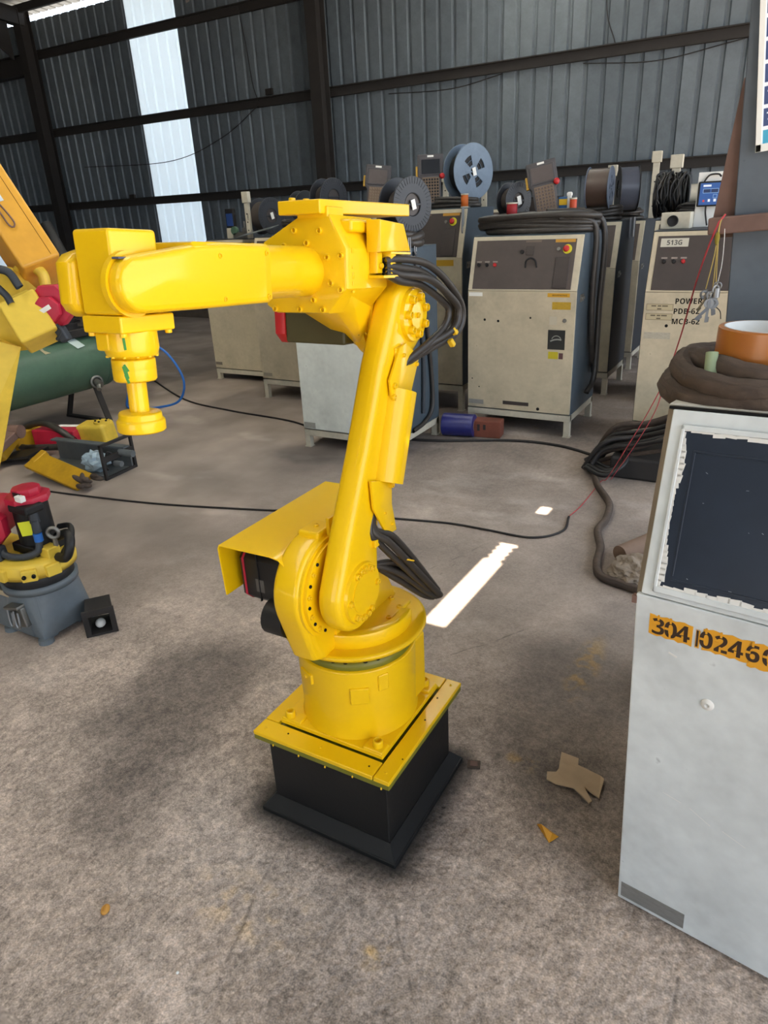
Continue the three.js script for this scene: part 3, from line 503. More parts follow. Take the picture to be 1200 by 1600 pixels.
// E: the middle cabinet of the row
const cabE = cabinet([-2.095, 0, -4.88], { label: 'warm beige control cabinet whose top is piled with black cable, right of the robot arm', stand: 0.168, front: M.beigeWarm, side: M.slate, trim: M.beige, panel: M.panelBrown });
{
  const { c, up, low, yb, SL, pn } = cabE, W = CW, d = cabE.door, L = (name, u, v, w, h, mat, label) => sticker(d, name, u * W, yb * (1 - v) - h, w, h, mat, low, 0.0012, label);
  const tri = (cv, col, txt, fs = 60) => canvasTex(256, 64, (g, w, h) => { g.fillStyle = cv; g.fillRect(0, 0, w, h); g.fillStyle = col; g.font = 'bold ' + fs + 'px sans-serif'; g.textAlign = 'center'; g.fillText(txt, w / 2, h * 0.72, w * 0.9); });
  L('sticker', 0.015, 0.015, 0.105, 0.026, M.label, 'white paper sticker');
  L('sticker', 0.745, 0.015, 0.155, 0.026, std('#ffffff', { map: tri('#c9951f', '#463613', '▲ WARNING', 36) }), 'amber warning sticker');
  L('sticker', 0.79, 0.082, 0.13, 0.05, std('#c39f2d', { map: grime }), 'yellow data sticker');
  L('sticker', 0.77, 0.195, 0.055, 0.055, std('#b9b09a'), 'faded white label');
  L('sticker', 0.765, 0.3, 0.122, 0.135, std('#ffffff', { map: canvasTex(128, 140, (g, w, h) => { g.fillStyle = '#23231f'; g.fillRect(0, 0, w, h); g.strokeStyle = '#8a8a82'; g.lineWidth = 6; g.beginPath(); g.arc(w * 0.5, h * 0.55, 36, 3.5, 6.0); g.stroke(); g.lineWidth = 10; g.beginPath(); g.moveTo(w * 0.15, h * 0.58); g.quadraticCurveTo(w * 0.5, h * 0.42, w * 0.8, h * 0.5); g.stroke(); }) }), 'black pictogram sign');
  L('sticker', 0.775, 0.475, 0.07, 0.05, std('#b9a91f'), 'plain yellow sticker');
  L('sticker', 0.87, 0.483, 0.03, 0.042, std('#5a3a3a'));
  L('sticker', 0.015, 0.925, 0.12, 0.034, std('#9b9a94', { map: grime }), 'grey metal plate');
  for (const [u, v, r] of [[0.17, 0.235, 0.009], [0.3, 0.243, 0.009], [0.6, 0.21, 0.007], [0.7, 0.965, 0.012], [0.05, 0.74, 0.005], [0.12, 0.81, 0.005]]) mesh('hole', [cylZ(r, -0.004, 0.0008, u * W, yb * (1 - v), 16)], M.hole, d);
  mesh('screw_cap', [cylZ(0.014, 0, 0.004, 0.905 * W, yb * 0.775, 18)], M.steel, d);
  mesh('vent_slot', [box(0.36 * W, 0.61 * W, 0.045, 0.072, 0, 0.003, 0.001)], M.panelDark, d);
  mesh('panel_handle', [up(tube([[0.52 * W, SL * 0.42, 0.004], [0.53 * W, SL * 0.53, 0.025], [0.57 * W, SL * 0.57, 0.03], [0.61 * W, SL * 0.53, 0.025], [0.62 * W, SL * 0.42, 0.004]], 0.006, 24, 8))], M.blackMatt, pn);
  mesh('counter', [up(box(0.51 * W, 0.58 * W, SL * 0.64, SL * 0.8, 0.003, 0.008, 0.002))], M.panelDark, pn);
  mesh('key_switch', [up(cylZ(0.014, 0.003, 0.012, 0.475 * W, SL * 0.7, 16))], M.blackMatt, pn);
}
// G: right, behind the foreground cabinet
const cabG = cabinet([-0.865, 0, -4.9], { label: 'tan control cabinet with the plate 513G, behind the hanging keys', stand: 0.168, front: M.beigeWarm, side: M.slateDark, panel: M.panelDark, detail: false });
{
  const { up, SL, yb, pn } = cabG, d = cabG.door;
  knobs(cabG, [0.09, 0.15, 0.205], 0.5);
  sticker(pn, 'number_plate', 0.055, SL * 0.74, 0.165, 0.052, std('#ffffff', { map: canvasTex(256, 80, (g, w, h) => { g.fillStyle = '#b9b4a4'; g.fillRect(0, 0, w, h); g.fillStyle = '#3a3836'; g.font = 'bold 62px sans-serif'; g.textAlign = 'center'; g.fillText('513G', w / 2, 62); }) }), (g) => up(g.translate(0, 0, 0.004)), 0.0012, 'pale plate reading 513G');
  const hand = []; [['POWER', 0.06], ['PDB-62', 0.122], ['MCB-62', 0.186]].forEach(([t, dy], i) => hand.push(T(new TextGeometry(t, { font, size: 0.034, depth: 0.0008, curveSegments: 4 }), [0.19 - i * 0.004, yb - dy - 0.012, 0.0002], [0, 0, 0.02])));
  mesh('hand_lettering', hand, M.hole, d, 'hand-painted black lettering');
  const boxed = canvasTex(256, 64, (g, w, h) => { g.fillStyle = '#b3a584'; g.fillRect(0, 0, w, h); g.strokeStyle = '#6d614c'; g.lineWidth = 4; g.strokeRect(3, 3, w - 6, h - 6); g.fillStyle = '#5d5240'; for (const [x, y, w2] of [[48, 14, 46], [108, 14, 34], [150, 14, 54], [106, 42, 40]]) g.fillRect(x, y, w2, 12); });
  sticker(d, 'sticker', 0.02, yb - 0.115, 0.165, 0.042, std('#ffffff', { map: boxed }), (g) => g); sticker(d, 'sticker', 0.02, yb - 0.175, 0.165, 0.042, std('#ffffff', { map: boxed }), (g) => g);
  sticker(d, 'sticker', 0.02, yb - 0.295, 0.165, 0.042, std('#b9b2a2', { map: grime }), (g) => g, 0.0012, 'worn white label');
  mesh('hole', [cylZ(0.01, -0.004, 0.0008, 0.155, yb - 0.21, 16)], M.hole, d);
}
// C: nearest of the row, behind the robot's elbow
const cabC = cabinet([-3.03, 0, -4.0], { label: 'pale grey-green control cabinet directly behind the robot lower arm', stand: 0.14, front: M.cabGrey, side: M.slate, trim: M.slate, panel: M.panelDark });
{
  const d = cabC.door, yb = cabC.yb;
  sticker(d, 'sticker', 0.01, 0.012, 0.1, 0.042, std('#9fa09a', { map: grime }), (g) => g, 0.0012, 'grey metal plate');
  for (const x of [0.1, 0.19]) mesh('hole', [cylZ(0.008, -0.004, 0.0008, x, yb - 0.215, 16)], M.hole, d);
  // cables and clips on its right side
  mesh('side_cable', [tube([[0.815, 1.1, -0.35], [0.82, 0.8, -0.42], [0.815, 0.4, -0.5], [0.82, 0.12, -0.5], [0.815, 0.03, -0.38], [0.81, 0.01, -0.2]], 0.016, 40, 8)], M.rubberGrey, cabC.c);
  mesh('side_cable', [tube([[0.812, 1.2, -0.3], [0.82, 0.9, -0.33], [0.815, 0.5, -0.38], [0.815, 0.1, -0.36]], 0.014, 30, 8)], M.slateDark, cabC.c);
  mesh('hook', [tube([[0.82, 1.29, -0.2], [0.822, 1.2, -0.2], [0.822, 1.185, -0.21], [0.822, 1.2, -0.222], [0.82, 1.29, -0.222]], 0.004, 24, 6), tube([[0.82, 1.29, -0.28], [0.822, 1.2, -0.28], [0.822, 1.185, -0.29], [0.822, 1.2, -0.302], [0.82, 1.29, -0.302]], 0.004, 24, 6)], M.chrome, cabC.c);
}
const cabD = cabinet([-3.16, 0, -5.29], { w: 0.845, label: 'beige control cabinet with a red stop button between the robot elbow and the beige cabinet', stand: 0.22, ht: 1.36, front: M.beige, side: M.slate, panel: M.panelDark });
{
  sticker(cabD.door, 'sticker', 0.6, cabD.yb - 0.055, 0.17, 0.045, std('#b58c1f'), (g) => g, 0.0012, 'amber sticker');
  for (const z of [-0.06, -0.17]) mesh('hook', [tube([[0.82, 1.37, z], [0.822, 1.2, z + 0.012], [0.822, 1.185, z], [0.822, 1.2, z - 0.012], [0.82, 1.37, z - 0.024]], 0.006, 24, 6)], M.chrome, cabD.c);
}
const cabA = cabinet([-5.34, 0, -5.6], { label: 'dull beige control cabinet at the left end of the row, behind the robot wrist', stand: 0.118, ht: 1.28, front: M.beigeWarm, side: M.slateDark });
sticker(cabA.door, 'sticker', 0.01, 0.04, 0.09, 0.03, std('#6b6257'), (g) => g, 0.0012, 'dark metal plate');
const cabB = cabinet([-4.29, 0, -5.1], { label: 'dull beige control cabinet second from the left end of the row', stand: 0.185, ht: 1.24, front: M.beigeWarm, side: M.slateDark });
sticker(cabB.door, 'sticker', 0.02, 0.03, 0.1, 0.03, std('#8f8778'), (g) => g, 0.0012, 'grey metal plate');
const cabF = cabinet([-2.14, 0, -6.2], { label: 'dark slate control cabinet in the second row with two white wire hooks on its side', stand: 0.2, front: M.beige, side: M.slateDark, detail: false });
for (const z of [-0.35, -0.5]) mesh('hook', [tube([[0.812, 1.24, z], [0.815, 1.1, z + 0.012], [0.815, 1.085, z], [0.815, 1.1, z - 0.012], [0.812, 1.24, z - 0.024]], 0.005, 24, 6)], M.chrome, cabF.c);
const cabF2 = cabinet([-2.16, 0, -7.3], { label: 'control cabinet in the third row showing only its beige edge between two cabinets', stand: 0.17, front: M.beige, side: M.slateDark, detail: false });
const cabH = cabinet([-1.06, 0, -6.05], { label: 'control cabinet behind the 513G cabinet with coiled wires on top', stand: 0.2, front: M.beige, side: M.slateDark, detail: false });

// the foreground cabinet
const front = cabinet([-0.156, 0, -1.298], { label: 'pale grey foreground cabinet with dark blue panel and amber stencilled number, right edge', legs: false, ht: 1.222, front: M.cabFront, side: std('#85796a', { roughness: 0.7, map: grime }), lid: M.cabTop, inset: 0.013, trim: M.cabFront, panel: M.navy, detail: false, rot: [0, rad(-10.8), rad(2.49)] });
front.c.rotation.order = 'YXZ';
{
  const { c, up, SL, yb, pn } = front, d = front.door, w = CW;
  // raised chipped border round the dark panel
  const x0 = 0.036, x1 = 0.752, v0 = 0.011, v1 = SL * 0.92, b = 0.013;
  mesh('panel_border', [up(box(x0, x1, v1 - b * 0.8, v1, 0.002, 0.0062)), up(box(x0, x1, v0, v0 + b, 0.002, 0.0062)), up(box(x0, x0 + b * 0.55, v0, v1, 0.002, 0.0062)), up(box(x1 - b, x1, v0, v1, 0.002, 0.0062))], M.cabFront, pn, 'chipped pale paint round the dark panel');
  const ragged = []; for (let i = 0; i < 26; i++) { const v = v0 + 0.02 + i / 26 * (v1 - v0 - 0.03), k = 0.004 + 0.010 * Math.max(0, Math.sin(i * 0.36 + 0.5)) * rr(0.6, 1.2); ragged.push(up(T(RB(k, 0.016, 0.001, 0.0004), [x0 + b * 0.55 + k / 2 - 0.001, v, 0.0045], [0, 0, rr(-0.2, 0.2)]))); }
  for (let i = 0; i < 34; i++) { const x = x0 + 0.01 + i * 0.02, k = rr(0.002, 0.012); ragged.push(up(T(RB(0.024, k, 0.001, 0.0004), [x, v0 + b + k / 2 - 0.001, 0.0045], [0, 0, rr(-0.1, 0.1)])), up(T(RB(0.022, k * 0.7, 0.001, 0.0004), [x, v1 - b - k / 2 + 0.004, 0.0045], [0, 0, rr(-0.1, 0.1)]))); }
  mesh('paint_residue', ragged, M.white, pn);
  mesh('inner_frame', [up(box(x0 + 0.03, x1 - 0.03, v1 - 0.05, v1 - 0.046, 0.003, 0.0056, 0.0008)), up(box(x0 + 0.03, x0 + 0.034, v0 + 0.04, v1 - 0.046, 0.003, 0.0052, 0.0008)), up(box(x0 + 0.03, x1 - 0.03, v0 + 0.03, v0 + 0.034, 0.003, 0.0056, 0.0008))], M.navy, pn);
  const scr = []; for (let i = 0; i < 22; i++) scr.push(up(T(RB(rr(0.001, 0.006), rr(0.0006, 0.0013), 0.0006, 0.0002), [rr(0.06, 0.5), rr(0.03, 0.28), 0.0041], [0, 0, rr(-0.8, 0.3)])));
  mesh('paint_fleck', scr, std('#9fa4a8'), pn);
  // stencilled number
  const sx = 0.034, sy = yb - 0.088, patch = (x0, x1, y0, y1, k) => { const p = []; for (let i = 0; i <= 10; i++) p.push([x0 + (x1 - x0) * i / 10, y0 + 0.002 * Math.sin(i * 2.3 + k)]); for (let i = 10; i >= 0; i--) p.push([x0 + (x1 - x0) * i / 10, y1 + 0.002 * Math.sin(i * 1.7 + k)]); return ext(p, 0.0006, 0.0001, 1); };
  const stn = mesh('stencil_number', [patch(0, 0.085, 0.002, 0.048, 1), patch(0.091, 0.099, 0.002, 0.042, 2), patch(0.104, 0.19, 0.002, 0.05, 4), patch(0.186, 0.262, -0.004, 0.05, 3), patch(0.258, 0.276, -0.004, 0.048, 5)].map((g) => T(g, [sx, sy, 0.0002], [0, 0, -0.012])), std('#dd9c1e', { roughness: 0.6 }), d, 'amber and black stencilled number 30402460');
  const digits = [], bridges = [], dx = [0.006, 0.033, 0.06, 0.108, 0.138, 0.168, 0.2, 0.232].map((v) => v * 0.9);
  [...'30402460'].forEach((ch, i) => { digits.push(T(new TextGeometry(ch, { font, size: 0.036, depth: 0.0006, curveSegments: 4 }), [sx + dx[i], sy + 0.006, 0.0006])); for (const [u, v, w, h] of [[0.002, 0.018, 0.008, 0.005], [0.011, 0.034, 0.004, 0.012], [0.011, 0.002, 0.004, 0.012]]) if ((i + Math.round(v * 200)) % 3) bridges.push(box(sx + dx[i] + u, sx + dx[i] + u + w, sy + v + 0.004, sy + v + h + 0.004, 0.0005, 0.0016, 0.0001)); });
  digits.push(box(sx + 0.0925, sx + 0.0965, sy + 0.004, sy + 0.04, 0.0004, 0.0012, 0.0001));
  mesh('digits', digits, std('#35210f', { roughness: 0.7 }), stn); mesh('stencil_bridge', bridges, std('#dd9c1e', { roughness: 0.6 }), stn);
  const rv = (x, y, s = 1) => { const m = mesh('rivet', [lathe([[0.013 * s, 0], [0.0125 * s, 0.002], [0.006, 0.005], [0.0035, 0.005], [0.003, 0.002], [0, 0.002]], 20).rotateX(PI / 2).translate(x, y, 0)], M.white, d); };
  rv(0.16, yb - 0.21); rv(0.295, yb - 0.225);
  mesh('scratch', [T(RB(0.018, 0.004, 0.0005, 0.0002), [0.085, yb - 0.12, 0.0001], [0, 0, -0.35]), T(RB(0.05, 0.0014, 0.0005, 0.0002), [0.17, yb - 0.5, 0.0001], [0, 0, -0.5]), T(RB(0.04, 0.0012, 0.0005, 0.0002), [0.11, yb - 0.48, 0.0001], [0, 0, -0.2]), T(RB(0.05, 0.0012, 0.0005, 0.0002), [0.24, yb - 0.52, 0.0001], [0, 0, -0.35])], M.white, d);
  sticker(d, 'nameplate', 0.012, 0.018, 0.15, 0.045, std('#97999a', { roughness: 0.35, metalness: 0.4, map: grime }), (g) => g, 0.001, 'scratched grey nameplate');
  mesh('hinge', [box(-0.004, 0.006, yb - 0.025, yb - 0.008, -0.012, 0.002, 0.001)], M.steelRust, d);
  mesh('gap', [up(box(0.004, w - 0.004, SL - 0.0018, SL + 0.004, -0.018, -0.004, 0.0005))], M.hole, c);
}
// ---------------------------------------------------------------- things standing on the cabinets
function spool(o) {
  const { label, pos, r = 0.15, w = 0.12, yaw = 0, mat = M.spool, core = 0.62, windows = 0, wound = M.wire, tilt = 0, category = 'cable reel', group, hubMat } = o;
  const t = thing('cable_reel', label, category, pos, { group, rot: [0, yaw, tilt] }); t.rotation.order = 'YXZ';
  const s = new THREE.Shape(); s.absarc(0, 0, r, 0, 2 * PI);
  const hole = new THREE.Path(); hole.absarc(0, 0, r * (windows ? 0.14 : 0.42), 0, 2 * PI, true); s.holes.push(hole);
  for (let k = 0; k < windows; k++) { const a0 = k / windows * 2 * PI + 0.25, a1 = a0 + 2 * PI / windows * 0.42; const h = new THREE.Path(); h.absarc(0, 0, r * 0.58, a0, a1, false); h.absarc(0, 0, r * 0.24, a1, a0, true); s.holes.push(h); }
  const fl = ext(s, 0.009, 0.002, 1, 32).rotateY(PI / 2);
  for (const sd of [-1, 1]) {
    const f = mesh('flange', [fl.clone().translate(sd * w / 2 - 0.0045, r, 0), T(new THREE.TorusGeometry(r * 0.985, 0.005, 8, 40), [sd * w / 2, r, 0], [0, PI / 2, 0])], mat, t);
    if (!windows && sd > 0) { const ribs = []; for (let i = 0; i < 40; i++) { const a = i / 40 * 2 * PI; ribs.push(T(RB(0.004, 0.003, r * 0.22, 0.0008, 1), [w / 2 + 0.005, r + Math.sin(a) * r * 0.86, Math.cos(a) * r * 0.86], [-a, 0, 0])); } mesh('rib_ring', ribs, mat, f); }
  }
  mesh('winding', [cylX(r * core, -w / 2 + 0.005, w / 2 - 0.005, r, 0, 40)], wound, t);
  const hub = mesh('hub', [lathe([[r * 0.4, -w / 2 - 0.004], [r * 0.42, -w / 2 - 0.004], [r * 0.42, w / 2 + 0.004], [r * 0.4, w / 2 + 0.004]], 32).rotateZ(PI / 2).translate(0, r, 0), box(-w / 2, w / 2 + 0.006, r - 0.006, r + 0.006, -r * 0.41, r * 0.41, 0.002)], hubMat ?? mat, t);
  if (o.tag) mesh('paper_label', [T(RB(0.004, 0.06, 0.035, 0.001), [w / 2 + 0.012, r, 0], [0.25, 0, 0]), cylX(0.008, w / 2 + 0.012, w / 2 + 0.016, r, 0, 12)], M.label, t, 'pale paper label with a hole');
  return t;
}
function pendant(o) {
  const { label, pos, yaw = 0, lean = -0.2, roll = 0, mat = M.pendant, keyMat = M.blackMatt, face = M.pendantTan, scr = M.screen, s = 1, redKeys = false } = o;
  const t = thing('teach_pendant', label, 'pendant', pos, { rot: [lean, yaw, roll] }); t.rotation.order = 'YXZ'; t.scale.setScalar(s);
  const sh = [[-0.105, 0.36], [-0.1, 0.37], [0.1, 0.37], [0.105, 0.36], [0.105, 0.21], [0.085, 0.18], [0.08, 0.005], [0.075, 0], [-0.075, 0], [-0.08, 0.005], [-0.085, 0.18], [-0.105, 0.21]];
  mesh('case', [ext(sh, 0.05, 0.006, 2).translate(0, 0, -0.05)], mat, t);
  const sc = mesh('screen_bezel', [box(-0.088, 0.088, 0.215, 0.345, -0.004, 0.004, 0.004)], mat, t); mesh('screen', [box(-0.075, 0.075, 0.226, 0.332, 0.003, 0.0055, 0.001)], scr, sc); mesh('badge', [box(-0.025, 0.025, 0.348, 0.362, -0.002, 0.0012, 0.0005)], M.label, t);
  const kp = mesh('keypad', [box(-0.068, 0.068, 0.012, 0.2, -0.004, 0.002, 0.001)], face, t);
  const keys = []; for (let j = 0; j < 8; j++) for (let i = 0; i < 6; i++) keys.push(T(RB(0.015, 0.015, 0.005, 0.002, 1), [-0.055 + i * 0.022, 0.026 + j * 0.0225, 0.003]));
  const ks = mesh('keys', keys, keyMat, kp); ks.userData.kind = 'stuff';
  mesh('stop_button', [T(new THREE.SphereGeometry(0.022, 20, 14), [0.092, 0.205, 0.012], [0, 0, 0], [1, 1, 0.8]), cylZ(0.014, -0.01, 0.01, 0.092, 0.205, 16)], M.redBright, t, 'red stop button');
  mesh('grip_switch', [box(-0.122, -0.1, 0.2, 0.285, -0.035, -0.01, 0.005)], std('#b0892e', { roughness: 0.6 }), t, 'amber grip switch');
  return t;
}
function post(pos, h, w = 0.045, label, group) {
  const t = thing('connector_post', label, 'post', pos, { group });
  mesh('bar', [box(-w / 2, w / 2, 0, h, -0.015, 0.015, 0.003)], M.post, t); mesh('plug_head', [box(-w * 0.75, w * 0.75, h - 0.05, h + 0.05, -0.025, 0.025, 0.006)], M.post, t);
  for (let k = 1; k < 4; k++) mesh('bolt_hole', [cylZ(0.007, 0.012, 0.0158, 0, h * k / 5, 10)], M.hole, t);
  return t;
}
function thread(pos, col, label, r = 0.028, h = 0.1) {
  const t = thing('thread_spool', label, 'spool', pos);
  mesh('winding', [lathe([[0, 0.008], [r, 0.01], [r * 1.03, h * 0.5], [r, h - 0.01], [0, h - 0.008]], 20)], std(col, { roughness: 0.6 }), t); mesh('end_cap', [cyl(r * 1.1, r * 1.1, 0.01, 20, [0, 0.005, 0])], M.post, t); mesh('end_cap', [cyl(r * 1.1, r * 1.1, 0.01, 20, [0, h - 0.005, 0])], M.post, t);
  return t;
}
// loops of cable lying on something: each loop is a part
function coil(o) {
  const { label, pos, rx, rz, turns, r, mat = M.rubberGrey, wob = 0.12, category = 'cable coil', lift = 1.7, extra = [] } = o;
  const t = thing('cable_coil', label, category, pos);
  for (let k = 0; k < turns; k++) {
    const pts = [], ph = rr(0, 6.28), n = 14, kx = rr(1 - wob, 1 + wob * 0.4), kz = rr(1 - wob, 1 + wob * 0.4), ox = rr(-1, 1) * rx * wob * 0.6, oz = rr(-1, 1) * rz * wob * 0.6;
    for (let i = 0; i < n; i++) { const a = i / n * 2 * PI; pts.push([Math.cos(a) * rx * kx + ox, r + k * r * lift * 0.75 + r * 0.9 * (1 + Math.sin(a * 2 + ph)) * (k ? 0.6 : 0.1), Math.sin(a) * rz * kz + oz]); }
    mesh('cable_loop', [tube(pts, r * rr(0.9, 1.08), 72, 9, true)], mat, t);
  }
  for (const e of extra) mesh('cable_tail', [tube(e, r, 40, 9)], mat, t);
  return t;
}
const topOf = (c) => c.c.position.y + c.ht + 0.004;
// --- on C
coil({ label: 'grey hose loops on the cabinet behind the robot elbow', pos: [-2.5, topOf(cabC), -4.33], rx: 0.3, rz: 0.16, turns: 3, r: 0.026, lift: 1.1, extra: [[[0.1, 0.12, 0.12], [0.2, 0.06, 0.16], [0.26, 0.03, 0.1], [0.27, 0.03, 0.02]]] });
spool({ label: 'large dark cable reel with ribbed rim, just right of the robot top bar', pos: [-2.31, topOf(cabC) + 0.09, -4.36], r: 0.165, w: 0.14, yaw: -0.35, mat: M.spool, tag: true, core: 0.55 });
// --- on D
coil({ label: 'black cable lying under the blue reel and upright pendant', pos: [-2.62, topOf(cabD), -5.68], rx: 0.3, rz: 0.13, turns: 3, r: 0.016, mat: M.rubberGrey });
pendant({ label: 'upright teach pendant with black keys and red stop button, left of the blue reel', pos: [-2.69, topOf(cabD) + 0.04, -5.53], yaw: 0.5, lean: -0.08, s: 0.98 });
spool({ label: 'large blue-grey open-spoked cable reel, tallest thing on the cabinets', pos: [-2.46, topOf(cabD) + 0.055, -5.74], r: 0.205, w: 0.13, yaw: -0.45, mat: M.spoolBlue, windows: 4, wound: M.blackMatt, tag: true, core: 0.72 });
thread([-2.36, topOf(cabD), -5.44], '#c8641e', 'orange thread spool under the blue-grey reel');
// --- on E
coil({ label: 'big pile of thick black cable loops on the beige cabinet right of the robot', pos: [-1.69, topOf(cabE), -5.17], rx: 0.42, rz: 0.15, turns: 5, r: 0.021, lift: 1.25, mat: M.rubberGrey, wob: 0.1,
  extra: [[[0.2, 0.1, 0.13], [0.38, 0.08, 0.06], [0.43, -0.02, 0.02], [0.425, -0.4, 0.0], [0.43, -0.8, -0.06], [0.425, -1.0, -0.2]], [[0.1, 0.14, 0.1], [0.36, 0.12, -0.04], [0.455, 0.0, -0.1], [0.45, -0.5, -0.12], [0.455, -1.0, -0.1], [0.43, -1.12, 0.0]], [[0.0, 0.12, 0.14], [0.3, 0.1, 0.1], [0.42, 0.05, -0.1], [0.44, -0.1, -0.2], [0.43, -0.6, -0.22], [0.44, -1.0, -0.2]]] });
spool({ label: 'small dark reel behind the red thread spool', pos: [-1.94, topOf(cabE) + 0.1, -5.38], r: 0.122, w: 0.1, yaw: -0.5, mat: M.spool, tag: true, core: 0.7 });
thread([-1.88, topOf(cabE) + 0.1, -5.18], '#9a1b20', 'dark red thread spool on the black cable pile', 0.037, 0.11);
pendant({ label: 'worn brown teach pendant tilted to the right on the cable pile', pos: [-1.66, topOf(cabE) + 0.12, -5.32], yaw: 0.25, lean: -0.25, roll: 0.2, keyMat: std('#5b4d46'), face: M.pendantTan, scr: M.screenGrey });
thread([-1.49, topOf(cabE) + 0.1, -5.36], '#b8431c', 'orange-red thread spool beside the tilted pendant', 0.024, 0.12);
{
  const t = thing('adhesive_tube', 'small blue and yellow printed pack behind the tilted pendant', 'pack', [-1.575, topOf(cabE) + 0.1, -5.42]);
  mesh('pack_body', [box(-0.035, 0.035, 0, 0.13, -0.02, 0.02, 0.004)], std('#2f5f8f', { roughness: 0.4 }), t); mesh('pack_label', [box(-0.03, 0.03, 0.075, 0.115, 0.0195, 0.021, 0.0005)], M.yellowLabel, t);
  const u = thing('white_strip', 'narrow white plastic strip standing beside the blue pack', 'strip', [-1.53, topOf(cabE) + 0.1, -5.4]); mesh('strip_body', [box(-0.014, 0.014, 0, 0.16, -0.008, 0.008, 0.003)], M.white, u); mesh('strip_clip', [box(-0.018, 0.018, 0.135, 0.155, -0.012, 0.012, 0.003)], M.white, u);
}
// --- on F and F2
coil({ label: 'black cable loops under the reel on the second-row cabinet', pos: [-1.68, topOf(cabF), -6.5], rx: 0.28, rz: 0.14, turns: 4, r: 0.018 });
spool({ label: 'slate-blue reel seen edge-on, third from the 513G cabinet', pos: [-1.57, topOf(cabF) + 0.09, -6.42], r: 0.162, w: 0.18, yaw: 0.05, mat: std('#565e6b', { roughness: 0.45 }), windows: 5, wound: std('#4b3a30', { roughness: 0.35 }), core: 0.93 });
coil({ label: 'thin black cable loops on the third-row cabinet', pos: [-1.7, topOf(cabF2), -7.6], rx: 0.26, rz: 0.14, turns: 4, r: 0.016 });
spool({ label: 'full black reel with a smooth shiny winding, right of the slate-blue reel', pos: [-1.56, topOf(cabF2) + 0.08, -7.45], r: 0.195, w: 0.17, yaw: 0.35, mat: std('#1c1a1a', { roughness: 0.4 }), wound: std('#4a4d57', { roughness: 0.3 }), core: 0.96 });
// --- on H and G
{
  const t = thing('wire_bundle', 'reel overflowing with loose black wire on the cabinet behind 513G', 'wire', [-1.0, topOf(cabH), -6.45]);
  mesh('reel', [cylX(0.16, -0.12, -0.11, 0.17, 0, 32), cylX(0.16, 0.11, 0.12, 0.17, 0, 32), cylX(0.11, -0.11, 0.11, 0.17, 0, 24)], M.spool, t);
  for (let k = 0; k < 26; k++) { const pts = [], n = 12, rad0 = rr(0.125, 0.168), x0 = rr(-0.11, 0.11); for (let i = 0; i < n; i++) { const a = i / n * 2 * PI; pts.push([x0 + rr(-0.03, 0.03), 0.175 + Math.sin(a) * rad0, Math.cos(a) * rad0]); } mesh('wire_loop', [tube(pts, rr(0.006, 0.009), 40, 6, true)], k % 3 ? M.rubber : M.rubberGrey, t); }
}
spool({ label: 'small mid-grey reel with an open white hub, right of the loose wire', pos: [-0.81, topOf(cabH) + 0.05, -6.4], r: 0.13, w: 0.15, yaw: 0.3, mat: std('#45484c', { roughness: 0.5 }), core: 0.5, wound: M.post });
coil({ label: 'tight coil of shiny black cable left of the blue controller', pos: [-0.78, topOf(cabH), -6.25], rx: 0.14, rz: 0.08, turns: 4, r: 0.017, mat: M.rubber });
coil({ label: 'loose black leads on the cabinet behind 513G', pos: [-0.75, topOf(cabH), -6.53], rx: 0.24, rz: 0.1, turns: 3, r: 0.012 });
{
  const t = thing('welding_controller', 'blue digital controller box hung on an off-white backing panel', 'controller', [-0.6, topOf(cabG), -5.4], { yaw: 0.1 });
  mesh('backing_panel', [box(-0.085, 0.085, 0, 0.33, -0.012, 0, 0.003)], M.white, t);
  const b = mesh('controller_case', [box(-0.078, 0.072, 0.125, 0.275, 0, 0.045, 0.008)], M.blackMatt, t);
  const tx = canvasTex(128, 128, (g, w, h) => { g.fillStyle = '#25569c'; g.fillRect(0, 0, w, h); g.fillStyle = '#dfe8f2'; g.fillRect(18, 10, 48, 12); g.fillStyle = '#122a55'; g.fillRect(22, 36, 40, 20); g.fillRect(70, 36, 40, 20); g.strokeStyle = '#8fb0d8'; g.lineWidth = 3; g.strokeRect(20, 34, 92, 24); g.strokeRect(84, 68, 22, 20); g.fillStyle = '#c33'; g.fillRect(22, 98, 12, 12); g.fillStyle = '#e8eef5'; g.fillRect(54, 94, 14, 16); g.fillRect(88, 94, 16, 16); });
  mesh('face_plate', [T(plateGeo(0.126, 0.13, 0.002), [-0.003, 0.2, 0.046])].map(keep), std('#ffffff', { map: tx, roughness: 0.4 }), b, 'blue face with two small displays');
  mesh('hanger', [tube([[-0.05, 0.27, 0.02], [-0.02, 0.31, 0.02], [0.03, 0.315, 0.02], [0.05, 0.3, 0.03]], 0.006, 20, 6)], M.cableBlack, t);
  mesh('cord', [tube([[-0.02, 0.126, 0.03], [-0.018, 0.09, 0.03], [-0.01, 0.05, 0.02], [0.0, 0.01, 0.03]], 0.006, 20, 6)], M.cableBlack, t);
}
{
  const t = thing('connector_box', 'grey box with a round black socket on top of the 513G cabinet', 'connector box', [-0.77, topOf(cabG), -5.25]);
  mesh('case', [box(-0.09, 0.09, 0, 0.1, -0.1, 0.05, 0.005)], M.post, t); mesh('socket', [lathe([[0.034, 0], [0.034, 0.012], [0.028, 0.014], [0.026, 0.004], [0, 0.004]], 24).rotateX(PI / 2).translate(-0.015, 0.05, 0.05)], M.blackMatt, t);
}
